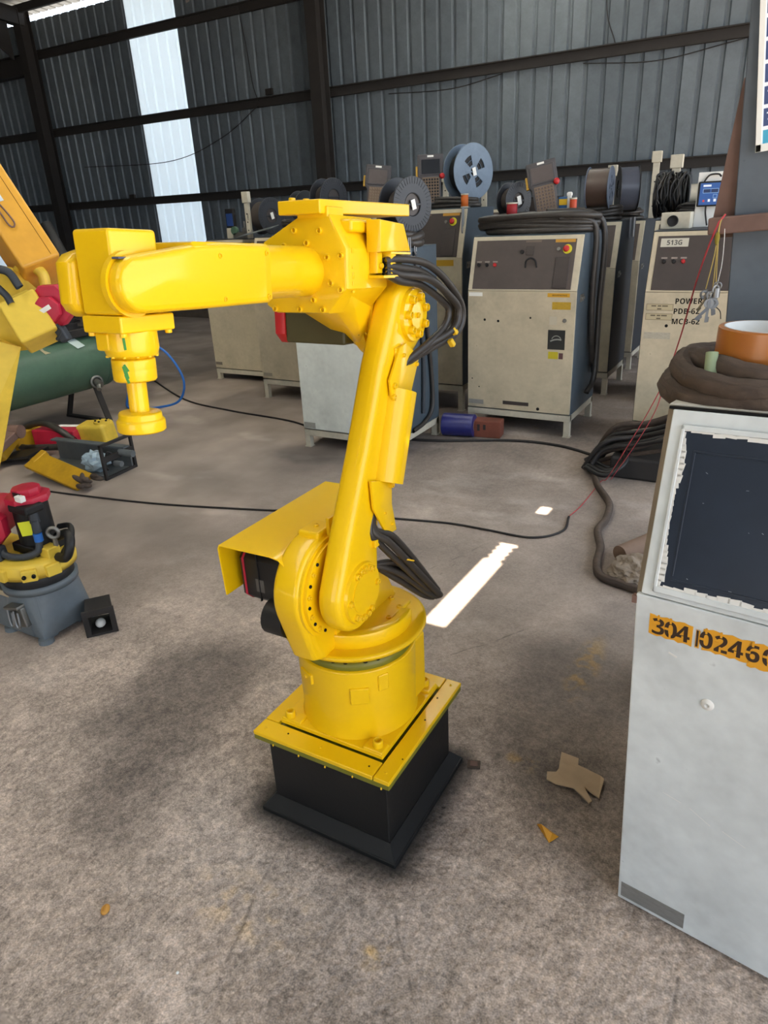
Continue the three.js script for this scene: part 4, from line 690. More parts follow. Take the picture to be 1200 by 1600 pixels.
// --- on A and B
spool({ label: 'dark cable reel beside the white post, above the robot forearm', pos: [-4.66, topOf(cabA) + 0.03, -5.88], r: 0.165, w: 0.16, yaw: -0.2, mat: M.spool, tag: true, core: 0.8 });
post([-4.78, topOf(cabA), -5.75], 0.37, 0.05, 'white perforated connector post left of the reel above the forearm');
{
  const t = thing('handheld_controller', 'small dark blue hand controller on a pale stand at the left end', 'controller', [-5.09, topOf(cabA), -5.85]);
  mesh('stand', [box(-0.05, 0.05, 0, 0.1, -0.03, 0.03, 0.006)], M.post, t); const b = mesh('case', [box(-0.055, 0.055, 0.1, 0.28, -0.02, 0.02, 0.01)], M.blackMatt, t); mesh('face_plate', [box(-0.042, 0.042, 0.12, 0.235, 0.018, 0.022, 0.002)], std('#26417a', { roughness: 0.4 }), b);
  const v = thing('valve_block', 'grey and green valve fitting with a round gauge on the left cabinet', 'valve', [-4.93, topOf(cabA), -5.8]);
  mesh('valve_body', [box(-0.09, 0.12, 0.0, 0.06, -0.03, 0.03, 0.008), box(0.03, 0.1, 0.06, 0.1, -0.025, 0.025, 0.006)], M.steel, v); mesh('gauge', [cylZ(0.04, 0.0, 0.03, -0.07, 0.075, 20)], M.green, v); mesh('hose_stub', [rod([0.05, 0.1, 0], [0.05, 0.16, 0], 0.012)], M.steel, v);
}
single('metal_offcut', [T(RB(0.42, 0.006, 0.16, 0.002), [-4.62, topOf(cabA) + 0.062, -5.66], [0.16, 0.15, 0.16])], M.sheet, 'bent grey metal sheet lying before the reel above the forearm', 'metal sheet');
spool({ label: 'dark reel mostly hidden behind the robot top bar, left one', pos: [-4.03, topOf(cabB) + 0.12, -5.62], r: 0.12, w: 0.1, yaw: -0.3, mat: M.spool });
coil({ label: 'cable loops hidden behind the robot top bar', pos: [-3.9, topOf(cabB), -5.5], rx: 0.26, rz: 0.14, turns: 4, r: 0.02 });
spool({ label: 'dark reel mostly hidden behind the robot top bar, right one', pos: [-3.66, topOf(cabB) + 0.14, -5.5], r: 0.15, w: 0.14, yaw: -0.3, mat: M.spool });
pendant({ label: 'dusty teach pendant with a grey screen peeking over the robot top bar', pos: [-3.2, topOf(cabD) - 0.005, -5.5], yaw: 0.45, lean: -0.15, roll: -0.12, scr: M.screenGrey, keyMat: std('#7a6753') });
{
  const t = thing('connector_housing', 'small black connector housing left of the dusty pendant', 'connector', [-3.5, topOf(cabB), -5.35], { yaw: 0.3 });
  mesh('shell', [box(-0.07, 0.07, 0, 0.26, -0.04, 0.04, 0.008)], M.blackMatt, t); mesh('clip', [box(-0.03, 0.04, 0.22, 0.24, 0.04, 0.046, 0.002)], M.label, t);
}
// third-row posts and boxes seen only as tips
const backRow = cabinet([-4.6, 0, -7.2], { label: 'dark cabinet in the back row behind the left reels', stand: 0.2, ht: 1.3, front: M.beige, side: M.slateDark, detail: false });
const backRow2 = cabinet([-3.4, 0, -7.0], { label: 'dark cabinet in the back row behind the dusty pendant', stand: 0.25, ht: 1.3, front: M.beige, side: M.slateDark, detail: false });
const pst = [[-4.32, backRow, -7.4, 0.42, 'tall white post whose tip shows left above the robot top bar'], [-4.02, backRow, -7.3, 0.28, 'short white post behind the robot top bar'], [-3.38, backRow2, -7.3, 0.33, 'white post tip right of the dusty pendant'], [-2.97, backRow2, -7.35, 0.45, 'white post tip between upright pendant and blue reel']];
for (const [x, c, z, h, l] of pst) post([x, topOf(c), z], h, 0.055, l);
post([-2.08, topOf(cabF), -6.6], 0.44, 0.06, 'broad white post left of the tilted pendant');
post([-1.78, topOf(cabF2), -7.75], 0.45, 0.06, 'white post tip behind the slate-blue reel');
post([-1.4, topOf(cabF2), -7.9], 0.55, 0.06, 'white post with a dark hole above the full black reel');
post([-1.02, topOf(cabH), -6.64], 0.42, 0.065, 'broad white post above the loose wire reel');
{
  const t = thing('junction_box', 'dark brown boxed unit behind the reels between the blue reel and tilted pendant', 'box', [-2.05, topOf(cabF), -6.75]);
  mesh('case', [box(-0.2, 0.05, 0, 0.2, -0.1, 0.1, 0.01)], M.panelDark, t); mesh('lid', [box(-0.205, 0.055, 0.2, 0.215, -0.105, 0.105, 0.004)], M.steelDark, t); mesh('hasp', [box(-0.12, -0.05, 0.19, 0.23, 0.1, 0.11, 0.003)], M.post, t);
}
// ---------------------------------------------------------------- second robot at the left edge
{
  const bx = -2.63, bz = -1.52;
  const t = thing('industrial_robot', 'second yellow robot with grey base and red motors, cut off by the left edge', 'robot', [bx, 0, bz], { world: true });
  const sq = (h, y) => [[bx - h, y, bz - h], [bx + h, y, bz - h], [bx + h, y, bz + h], [bx - h, y, bz + h]];
  const circ = (r, y, n = 28) => Array.from({ length: n }, (_, i) => [bx + Math.cos(i / n * 2 * PI) * r, y, bz + Math.sin(i / n * 2 * PI) * r]);
  const base = mesh('base', [hull([...sq(0.128, 0.02), ...sq(0.124, 0.04), ...circ(0.14, 0.225)]), lathe([[0.11, 0.21], [0.15, 0.212], [0.152, 0.24], [0.13, 0.243]], 48, [bx, 0, bz]), box(bx - 0.2, bx + 0.07, 0.015, 0.19, bz + 0.07, bz + 0.132, 0.01)], M.greyBase, t, 'grey painted base');
  for (const [dx, dz] of [[0.115, 0.115], [0.115, -0.115], [-0.115, 0.115], [-0.115, -0.115]]) { const f = mesh('foot', [cyl(0.03, 0.032, 0.02, 20, [bx + dx, 0.01, bz + dz]), box(bx + dx * 0.7 - 0.03, bx + dx * 0.7 + 0.03, 0, 0.02, bz + dz * 0.7 - 0.03, bz + dz * 0.7 + 0.03, 0.004)], M.greyBase, base); screw(f, M.hole, [bx + dx, 0.018, bz + dz], [0, 1, 0], 1.3, 'bolt_hole'); }
  mesh('rubber_boot', [lathe([[0.13, 0.238], [0.14, 0.242], [0.136, 0.29], [0.12, 0.295]], 48, [bx, 0, bz])], M.rubber, t, 'black rubber boot');
  const tt = mesh('turntable', [lathe([[0.05, 0.29], [0.16, 0.29], [0.163, 0.315], [0.158, 0.345], [0.15, 0.36], [0.05, 0.362]], 48, [bx, 0, bz]), ...[0.75, 1.5, 2.1, 0.2].map((a) => T(RB(0.06, 0.05, 0.04, 0.005), [bx + Math.cos(a) * 0.157, 0.318, bz + Math.sin(a) * 0.157], [0, -a + PI / 2, 0])), box(bx + 0.09, bx + 0.15, 0.35, 0.4, bz - 0.03, bz + 0.03, 0.006)], M.yellowPale, t, 'pale yellow turntable with lugs');
  for (const a of [0.65, 0.85, 1.5]) screw(tt, M.hole, [bx + Math.cos(a) * 0.178, 0.318, bz + Math.sin(a) * 0.178], [Math.cos(a), 0, Math.sin(a)], 1.2, 'bolt_hole');
  // upright motor
  const mx = -2.615, mz = -1.55, oct8 = (r) => Array.from({ length: 8 }, (_, i) => [Math.cos((i + 0.5) / 8 * 2 * PI) * r, Math.sin((i + 0.5) / 8 * 2 * PI) * r]);
  const um = mesh('turning_motor', [cyl(0.07, 0.072, 0.2, 32, [mx, 0.48, mz]), box(mx - 0.08, mx + 0.08, 0.358, 0.4, mz - 0.075, mz + 0.075, 0.008), box(mx - 0.02, mx + 0.1, 0.55, 0.585, mz + 0.0, mz + 0.085, 0.01)], M.black, t, 'black upright motor');
  mesh('motor_cap', [T(ext(oct8(0.088), 0.03, 0.004), [mx, 0.575, mz], [-PI / 2, 0, 0]), T(ext(oct8(0.056), 0.035, 0.004), [mx, 0.6, mz], [-PI / 2, 0, 0])], M.red, um, 'red motor cap');
  mesh('rating_plate', [T(RB(0.05, 0.022, 0.003, 0.001), [mx + 0.02, 0.618, mz + 0.055])], M.motor, um); 
  mesh('yellow_tag', [T(RB(0.058, 0.062, 0.003, 0.001), [mx + 0.04, 0.48, mz + 0.063], [0, 0.55, 0.1])], std('#d9dc2a', { roughness: 0.6 }), um, 'yellow tag');
  mesh('plug', [cyl(0.018, 0.02, 0.07, 16, [mx + 0.072, 0.54, mz + 0.04]), cyl(0.015, 0.018, 0.05, 16, [mx + 0.078, 0.49, mz + 0.045])], M.slateDark, um);
  mesh('plug_collar', [cyl(0.018, 0.018, 0.035, 16, [mx + 0.082, 0.445, mz + 0.05])], M.blueHose, um); mesh('clip', [box(mx + 0.03, mx + 0.07, 0.6, 0.625, mz + 0.05, mz + 0.075, 0.004)], M.label, um);
  mesh('hose', [tube([[mx + 0.082, 0.43, mz + 0.05], [mx + 0.085, 0.39, mz + 0.07], [mx + 0.05, 0.375, mz + 0.11], [mx - 0.02, 0.38, mz + 0.14], [mx - 0.08, 0.41, mz + 0.13]], 0.015, 40, 9)], M.slateDark, t);
  mesh('hose', [tube([[mx + 0.1, 0.42, mz - 0.02], [mx + 0.16, 0.44, mz - 0.03], [mx + 0.2, 0.41, mz - 0.0], [mx + 0.185, 0.36, mz + 0.02], [mx + 0.12, 0.35, mz + 0.02]], 0.02, 40, 10), tube([[mx + 0.08, 0.45, mz - 0.05], [mx + 0.14, 0.46, mz - 0.06], [mx + 0.19, 0.43, mz - 0.02], [mx + 0.16, 0.37, mz + 0.01]], 0.012, 40, 9)], M.rubber, t, 'black hose loop');
  mesh('eye_bolt', [T(new THREE.TorusGeometry(0.022, 0.008, 10, 24), [mx + 0.125, 0.455, mz + 0.01], [0, 0.6, 0]), rod([mx + 0.125, 0.39, mz + 0.01], [mx + 0.125, 0.43, mz + 0.01], 0.01)], M.steel, t);
  // motor facing the viewer
  const fm = mesh('arm_motor', [cylZ(0.075, -0.2, -0.02, 0, 0, 24)].map((g) => T(g, [-2.735, 0.49, -1.40], [0, 0.5, 0])), M.red, t, 'red motor facing the camera');
  mesh('motor_cap', [T(ext(oct8(0.095), 0.05, 0.006), [-2.745, 0.49, -1.435], [0, 0.5, 0]), T(ext(oct8(0.06), 0.03, 0.004), [-2.725, 0.485, -1.395], [0, 0.5, 0])], M.red, fm);
  mesh('maker_label', [T(RB(0.062, 0.022, 0.002, 0.0006), [-2.704, 0.478, -1.366], [0, 0.5, 0.18])], M.label, fm, 'white label');
  mesh('connector', [T(RB(0.06, 0.06, 0.06, 0.012), [-2.68, 0.385, -1.4], [0, 0.4, 0.1])], M.slateDark, t);
  // connector on the base front
  const cn = mesh('connector', [T(RB(0.075, 0.09, 0.03, 0.006), [-2.6, 0.12, -1.375], [0, 0.1, 0.15]), T(RB(0.085, 0.014, 0.05, 0.004), [-2.61, 0.17, -1.37], [0, 0.1, 0.15])], M.steel, t, 'grey plug with wire latch');
  mesh('wire_latch', [tube([[-2.64, 0.155, -1.352], [-2.632, 0.1, -1.345], [-2.62, 0.082, -1.345], [-2.606, 0.1, -1.345], [-2.612, 0.15, -1.352]], 0.005, 24, 6), tube([[-2.6, 0.158, -1.352], [-2.592, 0.1, -1.345], [-2.58, 0.085, -1.345], [-2.568, 0.1, -1.345], [-2.574, 0.155, -1.352]], 0.005, 24, 6)], M.chrome, cn);
  mesh('base_plate_label', [box(-2.74, -2.66, 0.19, 0.215, -1.386, -1.383, 0.001)], std('#b8a68a'), base);
  // arm and boxes above: oriented boxes given by a corner and two edges
  const obox = (A, B, C, depth, r = 0.008) => { // A corner, B along the long edge, C along the short edge
    const a = V(...A), e1 = V(...B).sub(a), e2 = V(...C).sub(a); const l1 = e1.length(); e1.normalize(); e2.addScaledVector(e1, -e2.dot(e1)); const l2 = e2.length(); e2.normalize(); const e3 = e1.clone().cross(e2); if (e3.dot(V(-0.4, 0, -0.8)) < 0) e3.negate();
    const m = new THREE.Matrix4().makeBasis(e1, e2, e3); const g = RB(l1, l2, depth, r); if (m.determinant() < 0) m.makeBasis(e1, e2, e3.clone()); const c = a.clone().addScaledVector(e1, l1 / 2).addScaledVector(e2, l2 / 2).addScaledVector(e3, depth / 2);
    const q = new THREE.Matrix4().makeBasis(e1, e2, e1.clone().cross(e2)).setPosition(c); return { g: g.applyMatrix4(q), at: (u, v, n) => a.clone().addScaledVector(e1, u * l1).addScaledVector(e2, v * l2).addScaledVector(e3, -n), q: new THREE.Quaternion().setFromRotationMatrix(new THREE.Matrix4().makeBasis(e1, e2, e1.clone().cross(e2))), e3, l1, l2 };
  };
  const ub = obox([-2.585, 1.498, -1.93], [-2.86, 1.89, -1.93], [-2.635, 1.447, -1.79], 0.24, 0.012);
  const box1 = mesh('arm_housing', [ub.g], M.yellowAmber, t, 'amber sheet-metal housing of the forearm');
  const put = (name, g, o, u, v, n, mat, par) => { g.applyMatrix4(new THREE.Matrix4().makeRotationFromQuaternion(o.q)); const p = o.at(u, v, n); g.translate(p.x, p.y, p.z); return mesh(name, [g], mat, par); };
  put('seam', RB(ub.l1 * 0.94, 0.0015, 0.0015, 0.0004), ub, 0.5, 0.2, 0.0004, M.hole, box1);
  const pl = put('white_plate', RB(0.2, 0.045, 0.003, 0.001), ub, 0.78, 0.6, 0.001, std('#c8d2d8', { roughness: 0.4 }), box1);
  for (const u of [0.62, 0.74, 0.86]) put('plate_hole', new THREE.CylinderGeometry(0.011, 0.011, 0.003, 16).rotateX(PI / 2), ub, u, 0.6, 0.003, M.hole, pl);
  { const P = (u, v) => ub.at(u, v, 0.008).toArray(); mesh('wire_loop', [tube([P(0.9, 0.95), P(0.7, 0.8), P(0.5, 0.72), P(0.36, 0.7), P(0.33, 0.62), P(0.38, 0.55), P(0.55, 0.62), P(0.75, 0.8), P(0.95, 0.8)], 0.0035, 60, 6)], M.steelRust, box1); }
  const lb = obox([-2.53, 1.235, -1.80], [-2.62, 1.385, -1.80], [-2.605, 1.18, -1.685], 0.17, 0.01);
  mesh('elbow_block', [lb.g], M.yellowPale, t, 'pale yellow elbow block');
  const gl = put('block_gland', RB(0.02, 0.09, 0.05, 0.006), lb, 1.02, 0.45, -0.05, M.yellowPale, box1);
  mesh('hook', [tube([[-2.76, 1.4, -1.83], [-2.74, 1.445, -1.84], [-2.69, 1.46, -1.86], [-2.65, 1.43, -1.875], [-2.645, 1.385, -1.875]], 0.022, 30, 8)], M.yellowPale, t, 'pale yellow bent bracket');
  mesh('cable', [tube([[-2.8, 1.4, -1.66], [-2.74, 1.46, -1.69], [-2.67, 1.45, -1.74], [-2.635, 1.39, -1.755]], 0.016, 30, 9), tube([[-2.8, 1.36, -1.63], [-2.73, 1.42, -1.68], [-2.69, 1.37, -1.72], [-2.66, 1.33, -1.72]], 0.014, 30, 9)], M.slateDark, t);
  const wm = mesh('wrist_motor', [T(ext(oct8(0.085), 0.06, 0.006), [-2.615, 1.31, -1.885], [0, 0.5, 0]), T(ext(oct8(0.052), 0.03, 0.004), [-2.583, 1.30, -1.825], [0, 0.5, 0]), T(cylZ(0.06, -0.14, 0, 0, 0, 24), [-2.62, 1.31, -1.87], [0, 0.5, 0])], M.red, t, 'red motor beside the elbow block');
  mesh('maker_label', [T(RB(0.05, 0.018, 0.002, 0.0006), [-2.567, 1.303, -1.793], [0, 0.5, 0.45])], M.label, wm);
  mesh('plug', [T(RB(0.04, 0.06, 0.04, 0.01), [-2.555, 1.2, -1.84], [0, 0.4, 0.4]), tube([[-2.56, 1.24, -1.82], [-2.545, 1.215, -1.83], [-2.57, 1.18, -1.82]], 0.009, 16, 7)], M.slateDark, wm);
  mesh('lower_arm', [hull([[-2.70, 1.16, -1.74], [-2.76, 1.2, -1.66], [-2.9, 1.2, -1.75], [-2.9, 1.16, -1.75], [-2.80, 0.90, -1.6], [-3.0, 0.36, -1.56], [-3.2, 0.36, -1.6], [-3.2, 0.34, -1.62], [-3.1, 0.9, -1.65]])], M.yellowPale, t, 'pale yellow lower arm');
  mesh('arm_foot', [box(-3.2, -2.75, 0.3, 0.355, -1.6, -1.48, 0.01)], M.yellowPale, t);
  mesh('elbow', [hull([[-2.66, 1.3, -1.78], [-2.72, 1.46, -1.8], [-2.95, 1.5, -1.75], [-2.95, 1.12, -1.7], [-2.72, 1.14, -1.78], [-2.72, 1.3, -1.95], [-2.95, 1.3, -1.98]])], M.yellowPale, t);
}
// square steel sleeve lying against its base
{
  const t = thing('square_sleeve', 'dark rusty square steel sleeve beside the grey robot base', 'steel tube', [-2.43, 0.053, -1.62], { yaw: rad(-38) });
  const s = shapeOf([[-0.052, -0.052], [0.052, -0.052], [0.052, 0.052], [-0.052, 0.052]]), h = new THREE.Path(); h.moveTo(-0.042, -0.042); h.lineTo(-0.042, 0.042); h.lineTo(0.042, 0.042); h.lineTo(0.042, -0.042); s.holes.push(h);
  mesh('sleeve', [ext(s, 0.15, 0.002).rotateY(PI / 2).translate(-0.04, 0, 0)], M.steelDark, t);
  const f = shapeOf([[-0.064, -0.052], [0.064, -0.052], [0.064, 0.07], [-0.064, 0.07]]); f.holes.push(h); mesh('rim', [ext(f, 0.012, 0.002).rotateY(PI / 2).translate(0.105, 0, 0)], M.steelDark, t);
  single('crumpled_paper', [T(new THREE.IcosahedronGeometry(0.022, 1), [-2.375, 0.035, -1.575], [0.4, 0.2, 0], [1, 0.9, 1])], M.label, 'crumpled pale scrap inside the rusty square sleeve', 'paper');
}
// ---------------------------------------------------------------- green air receiver
{
  const x = -5.36, y = 0.5, r = 0.235;
  const t = thing('air_compressor', 'dark green horizontal air tank with pump parts on top, behind the left robot', 'compressor', [x, 0, -3.5], { world: true });
  const pr = []; for (let i = 0; i <= 8; i++) { const a = i / 8 * PI / 2; pr.push([Math.sin(a) * r, -0.82 - Math.cos(a) * 0.1 + 0.1 - 0.02]); } const pr2 = pr.map(([a, b]) => [a, -b]).reverse();
  const tank = mesh('tank', [lathe([...pr, [r, -0.4], [r + 0.002, 0], ...pr2], 48).rotateX(PI / 2).translate(x, y, -3.4)], M.green, t);
  mesh('weld_seam', [T(new THREE.TorusGeometry(r, 0.005, 6, 48), [x, y, -2.72]), T(new THREE.TorusGeometry(r, 0.005, 6, 48), [x, y, -4.08])], M.green, tank);
  const v = mesh('drain_valve', [rod([x + 0.2, 0.37, -3.92], [x + 0.29, 0.34, -3.9], 0.03), T(new THREE.TorusGeometry(0.045, 0.012, 8, 24), [x + 0.235, 0.36, -3.91], [0, 1.2, 0]), rod([x + 0.27, 0.345, -3.9], [x + 0.31, 0.31, -3.86], 0.02)], M.steel, t);
  for (const z of [-2.85, -3.95]) { mesh('leg', [bar([x + 0.15, 0.32, z], [x + 0.27, 0.01, z + 0.02], 0.05, 0.02), bar([x - 0.15, 0.32, z], [x - 0.27, 0.01, z + 0.02], 0.05, 0.02), bar([x - 0.28, 0.012, z + 0.02], [x + 0.28, 0.012, z + 0.02], 0.05, 0.02)], M.steelDark, t); }
  const pump = mesh('pump', [cyl(0.09, 0.1, 0.3, 24, [x, 0.88, -3.9]), box(x - 0.13, x + 0.13, 0.73, 0.8, -4.05, -3.6, 0.01), cylX(0.12, x - 0.1, x + 0.12, 0.87, -3.65, 28), ...Array.from({ length: 6 }, (_, i) => cyl(0.125, 0.125, 0.012, 24, [x, 0.85 + i * 0.035, -3.9]))], M.steelDark, t, 'grimy finned pump head');
  mesh('pipe', [rod([-5.27, 1.62, -3.86], [-5.08, 1.33, -3.83], 0.045, 16), rod([-5.09, 1.35, -3.83], [-5.3, 1.0, -3.88], 0.04, 16)], M.black, t, 'glossy black exhaust pipe');
  mesh('gauge_box', [T(RB(0.12, 0.14, 0.1, 0.01), [x + 0.14, 0.82, -4.1], [0, 0.3, 0.2]), T(RB(0.16, 0.2, 0.14, 0.02), [x + 0.08, 1.0, -4.0], [0.2, 0.3, 0.4])], M.rubberDusty, t);
  mesh('paper_tag', [T(RB(0.12, 0.003, 0.09, 0.001), [x + 0.135, 0.692, -3.86], [0.1, 0.2, -0.62])], std('#b9c8c4'), tank, 'pale tag on the tank'); mesh('paper_tag', [T(RB(0.09, 0.003, 0.06, 0.001), [x + 0.14, 0.688, -3.55], [0, 0.2, -0.62])], std('#a89a78'), tank);
  mesh('belt_guard', [cylX(0.2, x - 0.24, x - 0.16, 0.95, -3.75, 32)], M.steelDark, t);
}
single('air_hose', [tube([[-5.14, 0.62, -4.24], [-4.84, 0.58, -4.4], [-4.66, 0.32, -4.45], [-4.74, 0.1, -4.45], [-5.0, 0.015, -4.42], [-5.2, 0.012, -4.32], [-5.33, 0.02, -4.34], [-5.42, 0.1, -4.45], [-5.43, 0.24, -4.5], [-5.36, 0.4, -4.36]], 0.011, 100, 8)], M.blueHose, 'bright blue air hose looping from the green tank behind the wrist', 'hose');
// ---------------------------------------------------------------- scrap on the floor behind the second robot
{
  const t = thing('robot_wrist_unit', 'dismantled yellow and red robot wrist lying on the floor by the tank', 'robot part', [-4.75, 0, -3.3], { yaw: 0.12 });
  mesh('wrist_block', [T(RB(0.26, 0.17, 0.16, 0.03), [0.2, 0.12, -0.06], [0.1, 0.1, 0.06]), cyl(0.06, 0.06, 0.03, 24, [0.27, 0.205, -0.06])], M.yellowPale, t); for (let i = 0; i < 5; i++) { const a = i * 1.25; screw(t, M.hole, [0.27 + Math.cos(a) * 0.045, 0.22, -0.06 + Math.sin(a) * 0.045], [0, 1, 0], 1.2); }
  mesh('red_body', [T(RB(0.42, 0.14, 0.16, 0.012), [-0.1, 0.09, 0.02], [0, 0.05, 0.04])], M.red, t); mesh('white_tape', [T(RB(0.2, 0.004, 0.05, 0.001), [-0.05, 0.166, -0.03], [0, 0.1, 0.04])], M.label, t);
  mesh('yellow_frame', [box(-0.55, -0.25, 0.02, 0.1, -0.1, -0.04, 0.01), box(-0.42, -0.36, 0.0, 0.14, -0.1, 0.2, 0.01)], M.yellowDull, t);
  mesh('hose', [tube([[0.12, 0.1, 0.1], [-0.05, 0.19, 0.1], [-0.25, 0.2, 0.06], [-0.45, 0.14, 0.05], [-0.5, 0.05, 0.12], [-0.35, 0.03, 0.18], [-0.05, 0.06, 0.19], [0.2, 0.08, 0.17]], 0.026, 60, 9)], M.rubberGrey, t);
}
{
  const t = thing('steel_channel', 'open grey steel channel with an end plate on the floor by the robot wrist unit', 'steel channel', [-4.2, 0, -2.99], { yaw: 0.1 });
  mesh('channel', [box(-0.4, 0.3, 0.0, 0.012, -0.11, 0.14, 0.002), box(-0.4, 0.3, 0, 0.17, -0.12, -0.108, 0.002), box(-0.4, 0.3, 0.16, 0.172, -0.12, -0.06, 0.002), box(-0.1, 0.3, 0, 0.03, 0.13, 0.142, 0.002)], M.sheet, t);
  const e = mesh('end_plate', [box(0.29, 0.31, 0, 0.02, -0.15, 0.15, 0.002), box(0.29, 0.31, 0.23, 0.25, -0.15, 0.15, 0.002), box(0.29, 0.31, 0, 0.25, -0.15, -0.13, 0.002), box(0.29, 0.31, 0, 0.25, 0.13, 0.15, 0.002), box(0.29, 0.31, 0.12, 0.16, -0.14, 0.14, 0.002)], M.steelDark, t); mesh('spigot', [cylX(0.024, 0.3, 0.42, 0.15, -0.02, 16), cylX(0.02, 0.3, 0.36, 0.09, 0.04, 16)], M.sheet, e);
  mesh('wires', [tube([[0.27, 0.12, 0], [0.24, 0.16, 0.03], [0.22, 0.08, 0.05], [0.26, 0.05, 0.08]], 0.008, 24, 6), tube([[0.28, 0.05, -0.02], [0.2, 0.1, -0.03], [0.14, 0.03, 0.02]], 0.007, 24, 6)], M.cableBlack, e);
  const g = new THREE.IcosahedronGeometry(0.085, 3), p = g.attributes.position; for (let i = 0; i < p.count; i++) { const k = 1 + 0.3 * perlin.noise(p.getX(i) * 30, p.getY(i) * 30, p.getZ(i) * 30); p.setXYZ(i, p.getX(i) * k * 1.2, p.getY(i) * k * 0.85, p.getZ(i) * k); } g.computeVertexNormals();
  single('plastic_bag', [g.translate(-4.08, 0.086, -2.97)], new THREE.MeshPhysicalMaterial({ color: '#9fb2bd', roughness: 0.25, clearcoat: 0.5 }), 'pale blue crumpled plastic bag inside the grey steel channel', 'bag');
}
{
  const t = thing('cover_plate', 'long mustard yellow metal cover with torn grey foam at its end, on the floor', 'metal cover', [-4.2, 0, -2.77], { yaw: -0.14, rot: undefined });
  mesh('cover', [T(RB(0.6, 0.03, 0.15, 0.006), [0, 0.07, 0.02], [0.45, 0, -0.12]), T(RB(0.06, 0.05, 0.12, 0.01), [-0.27, 0.11, 0.0], [0.45, 0, -0.12])], M.yellowDull, t);
  const fo = []; for (let i = 0; i < 9; i++) fo.push(T(new THREE.IcosahedronGeometry(0.03, 1), [0.3 + rr(0, 0.08), 0.03 + rr(0, 0.05), rr(-0.07, 0.09)], [rr(0, 3), rr(0, 3), 0], [1.6, 0.6, 0.7])); mesh('foam', fo, M.rubberDusty, t, 'torn grey foam');
}
{
  const t = thing('yellow_bracket', 'jumbled rusty yellow arm brackets heaped against the channel at the left edge', 'bracket', [-4.98, 0, -2.86], { yaw: 0.3 });
  mesh('bracket_arm', [T(RB(0.16, 0.12, 0.3, 0.02), [0, 0.12, 0], [0.3, 0.2, 0.3]), T(RB(0.14, 0.1, 0.26, 0.02), [-0.05, 0.08, 0.3], [-0.2, 0.4, 0.1])], M.yellowDull, t); mesh('clevis', [T(RB(0.09, 0.06, 0.3, 0.01), [0.1, 0.16, 0.14], [0.4, -0.2, 0]), cylX(0.05, -0.02, 0.16, 0.22, -0.05, 20)], M.steelRust, t); mesh('plate', [T(RB(0.3, 0.02, 0.24, 0.004), [0.14, 0.05, -0.02], [0, 0, 0.15])], M.motor, t);
}
// ---------------------------------------------------------------- right side: steel column with ledge, keys, calendar, things on the foreground cabinet
{
  const c = structure('steel_column', [-0.071, 0, -2.0]); c.rotation.z = 0.06;
  mesh('column_face', [box(0, 0.6, 0, 3.4, -0.012, 0, 0.003), box(0.002, 0.014, 0, 3.4, -0.4, -0.01, 0.003)], std('#5d6670', { roughness: 0.55, map: grime }), c);
  mesh('ledge', [box(-0.052, 0.6, 1.512, 1.55, -0.06, 0.045, 0.004), box(-0.052, 0.6, 1.5, 1.512, -0.06, -0.05, 0.002)], M.steelRust, c, 'rusty reddish steel ledge');
  mesh('gusset', [ext([[-0.048, 1.55], [0.004, 1.55], [0.002, 1.84], [-0.004, 1.84]], 0.012, 0.002).translate(0, 0, -0.03)], M.steelRust, c);
}
{
  const t = canvasTex(512, 768, (g, w, h) => {
    g.fillStyle = '#eef2f6'; g.fillRect(0, 0, w, h); g.fillStyle = '#3fa2c4'; g.fillRect(14, 0, 470, 190); g.fillStyle = '#d7dfe2'; g.fillRect(90, 40, 120, 110);
    g.fillStyle = '#a8314c'; g.fillRect(12, 300, 470, 40);
    for (let r = 0; r < 7; r++) { g.fillStyle = r === 0 ? '#b43350' : '#3a4a78'; g.fillRect(8, 346 + r * 54, 46, 44); g.strokeStyle = '#e9edf2'; g.lineWidth = 4; g.beginPath(); const y = 346 + r * 54; g.moveTo(16, y + 12); g.lineTo(46, y + 12); g.moveTo(38, y + 12); g.lineTo(38, y + 36); g.moveTo(22, y + 14 + r * 2); g.quadraticCurveTo(16, y + 30, 32, y + 28); g.stroke(); }
    g.fillStyle = '#3fa2c4'; g.fillRect(8, 724, 470, 34); g.fillStyle = '#a3303f'; g.fillRect(30, 734, 60, 24);
  });
  const c = thing('wall_calendar', 'white-bordered printed wall calendar hanging at the upper right edge', 'calendar', [-0.13, 1.688, -1.985], { rot: [0, 0, 0.115] });
  mesh('sheet', [T(plateGeo(0.4, 0.62, 0.004), [0.2, 0.31, 0])].map(keep), std('#ffffff', { map: t, roughness: 0.5 }), c); mesh('border', [box(-0.008, 0.4, -0.008, 0.008, -0.003, 0.004, 0.001), box(-0.008, 0.004, -0.008, 0.62, -0.003, 0.004, 0.001)], M.label, c); mesh('hanging_strip', [box(-0.008, 0.408, 0.612, 0.63, -0.004, 0.005, 0.002)], M.steel, c);
}
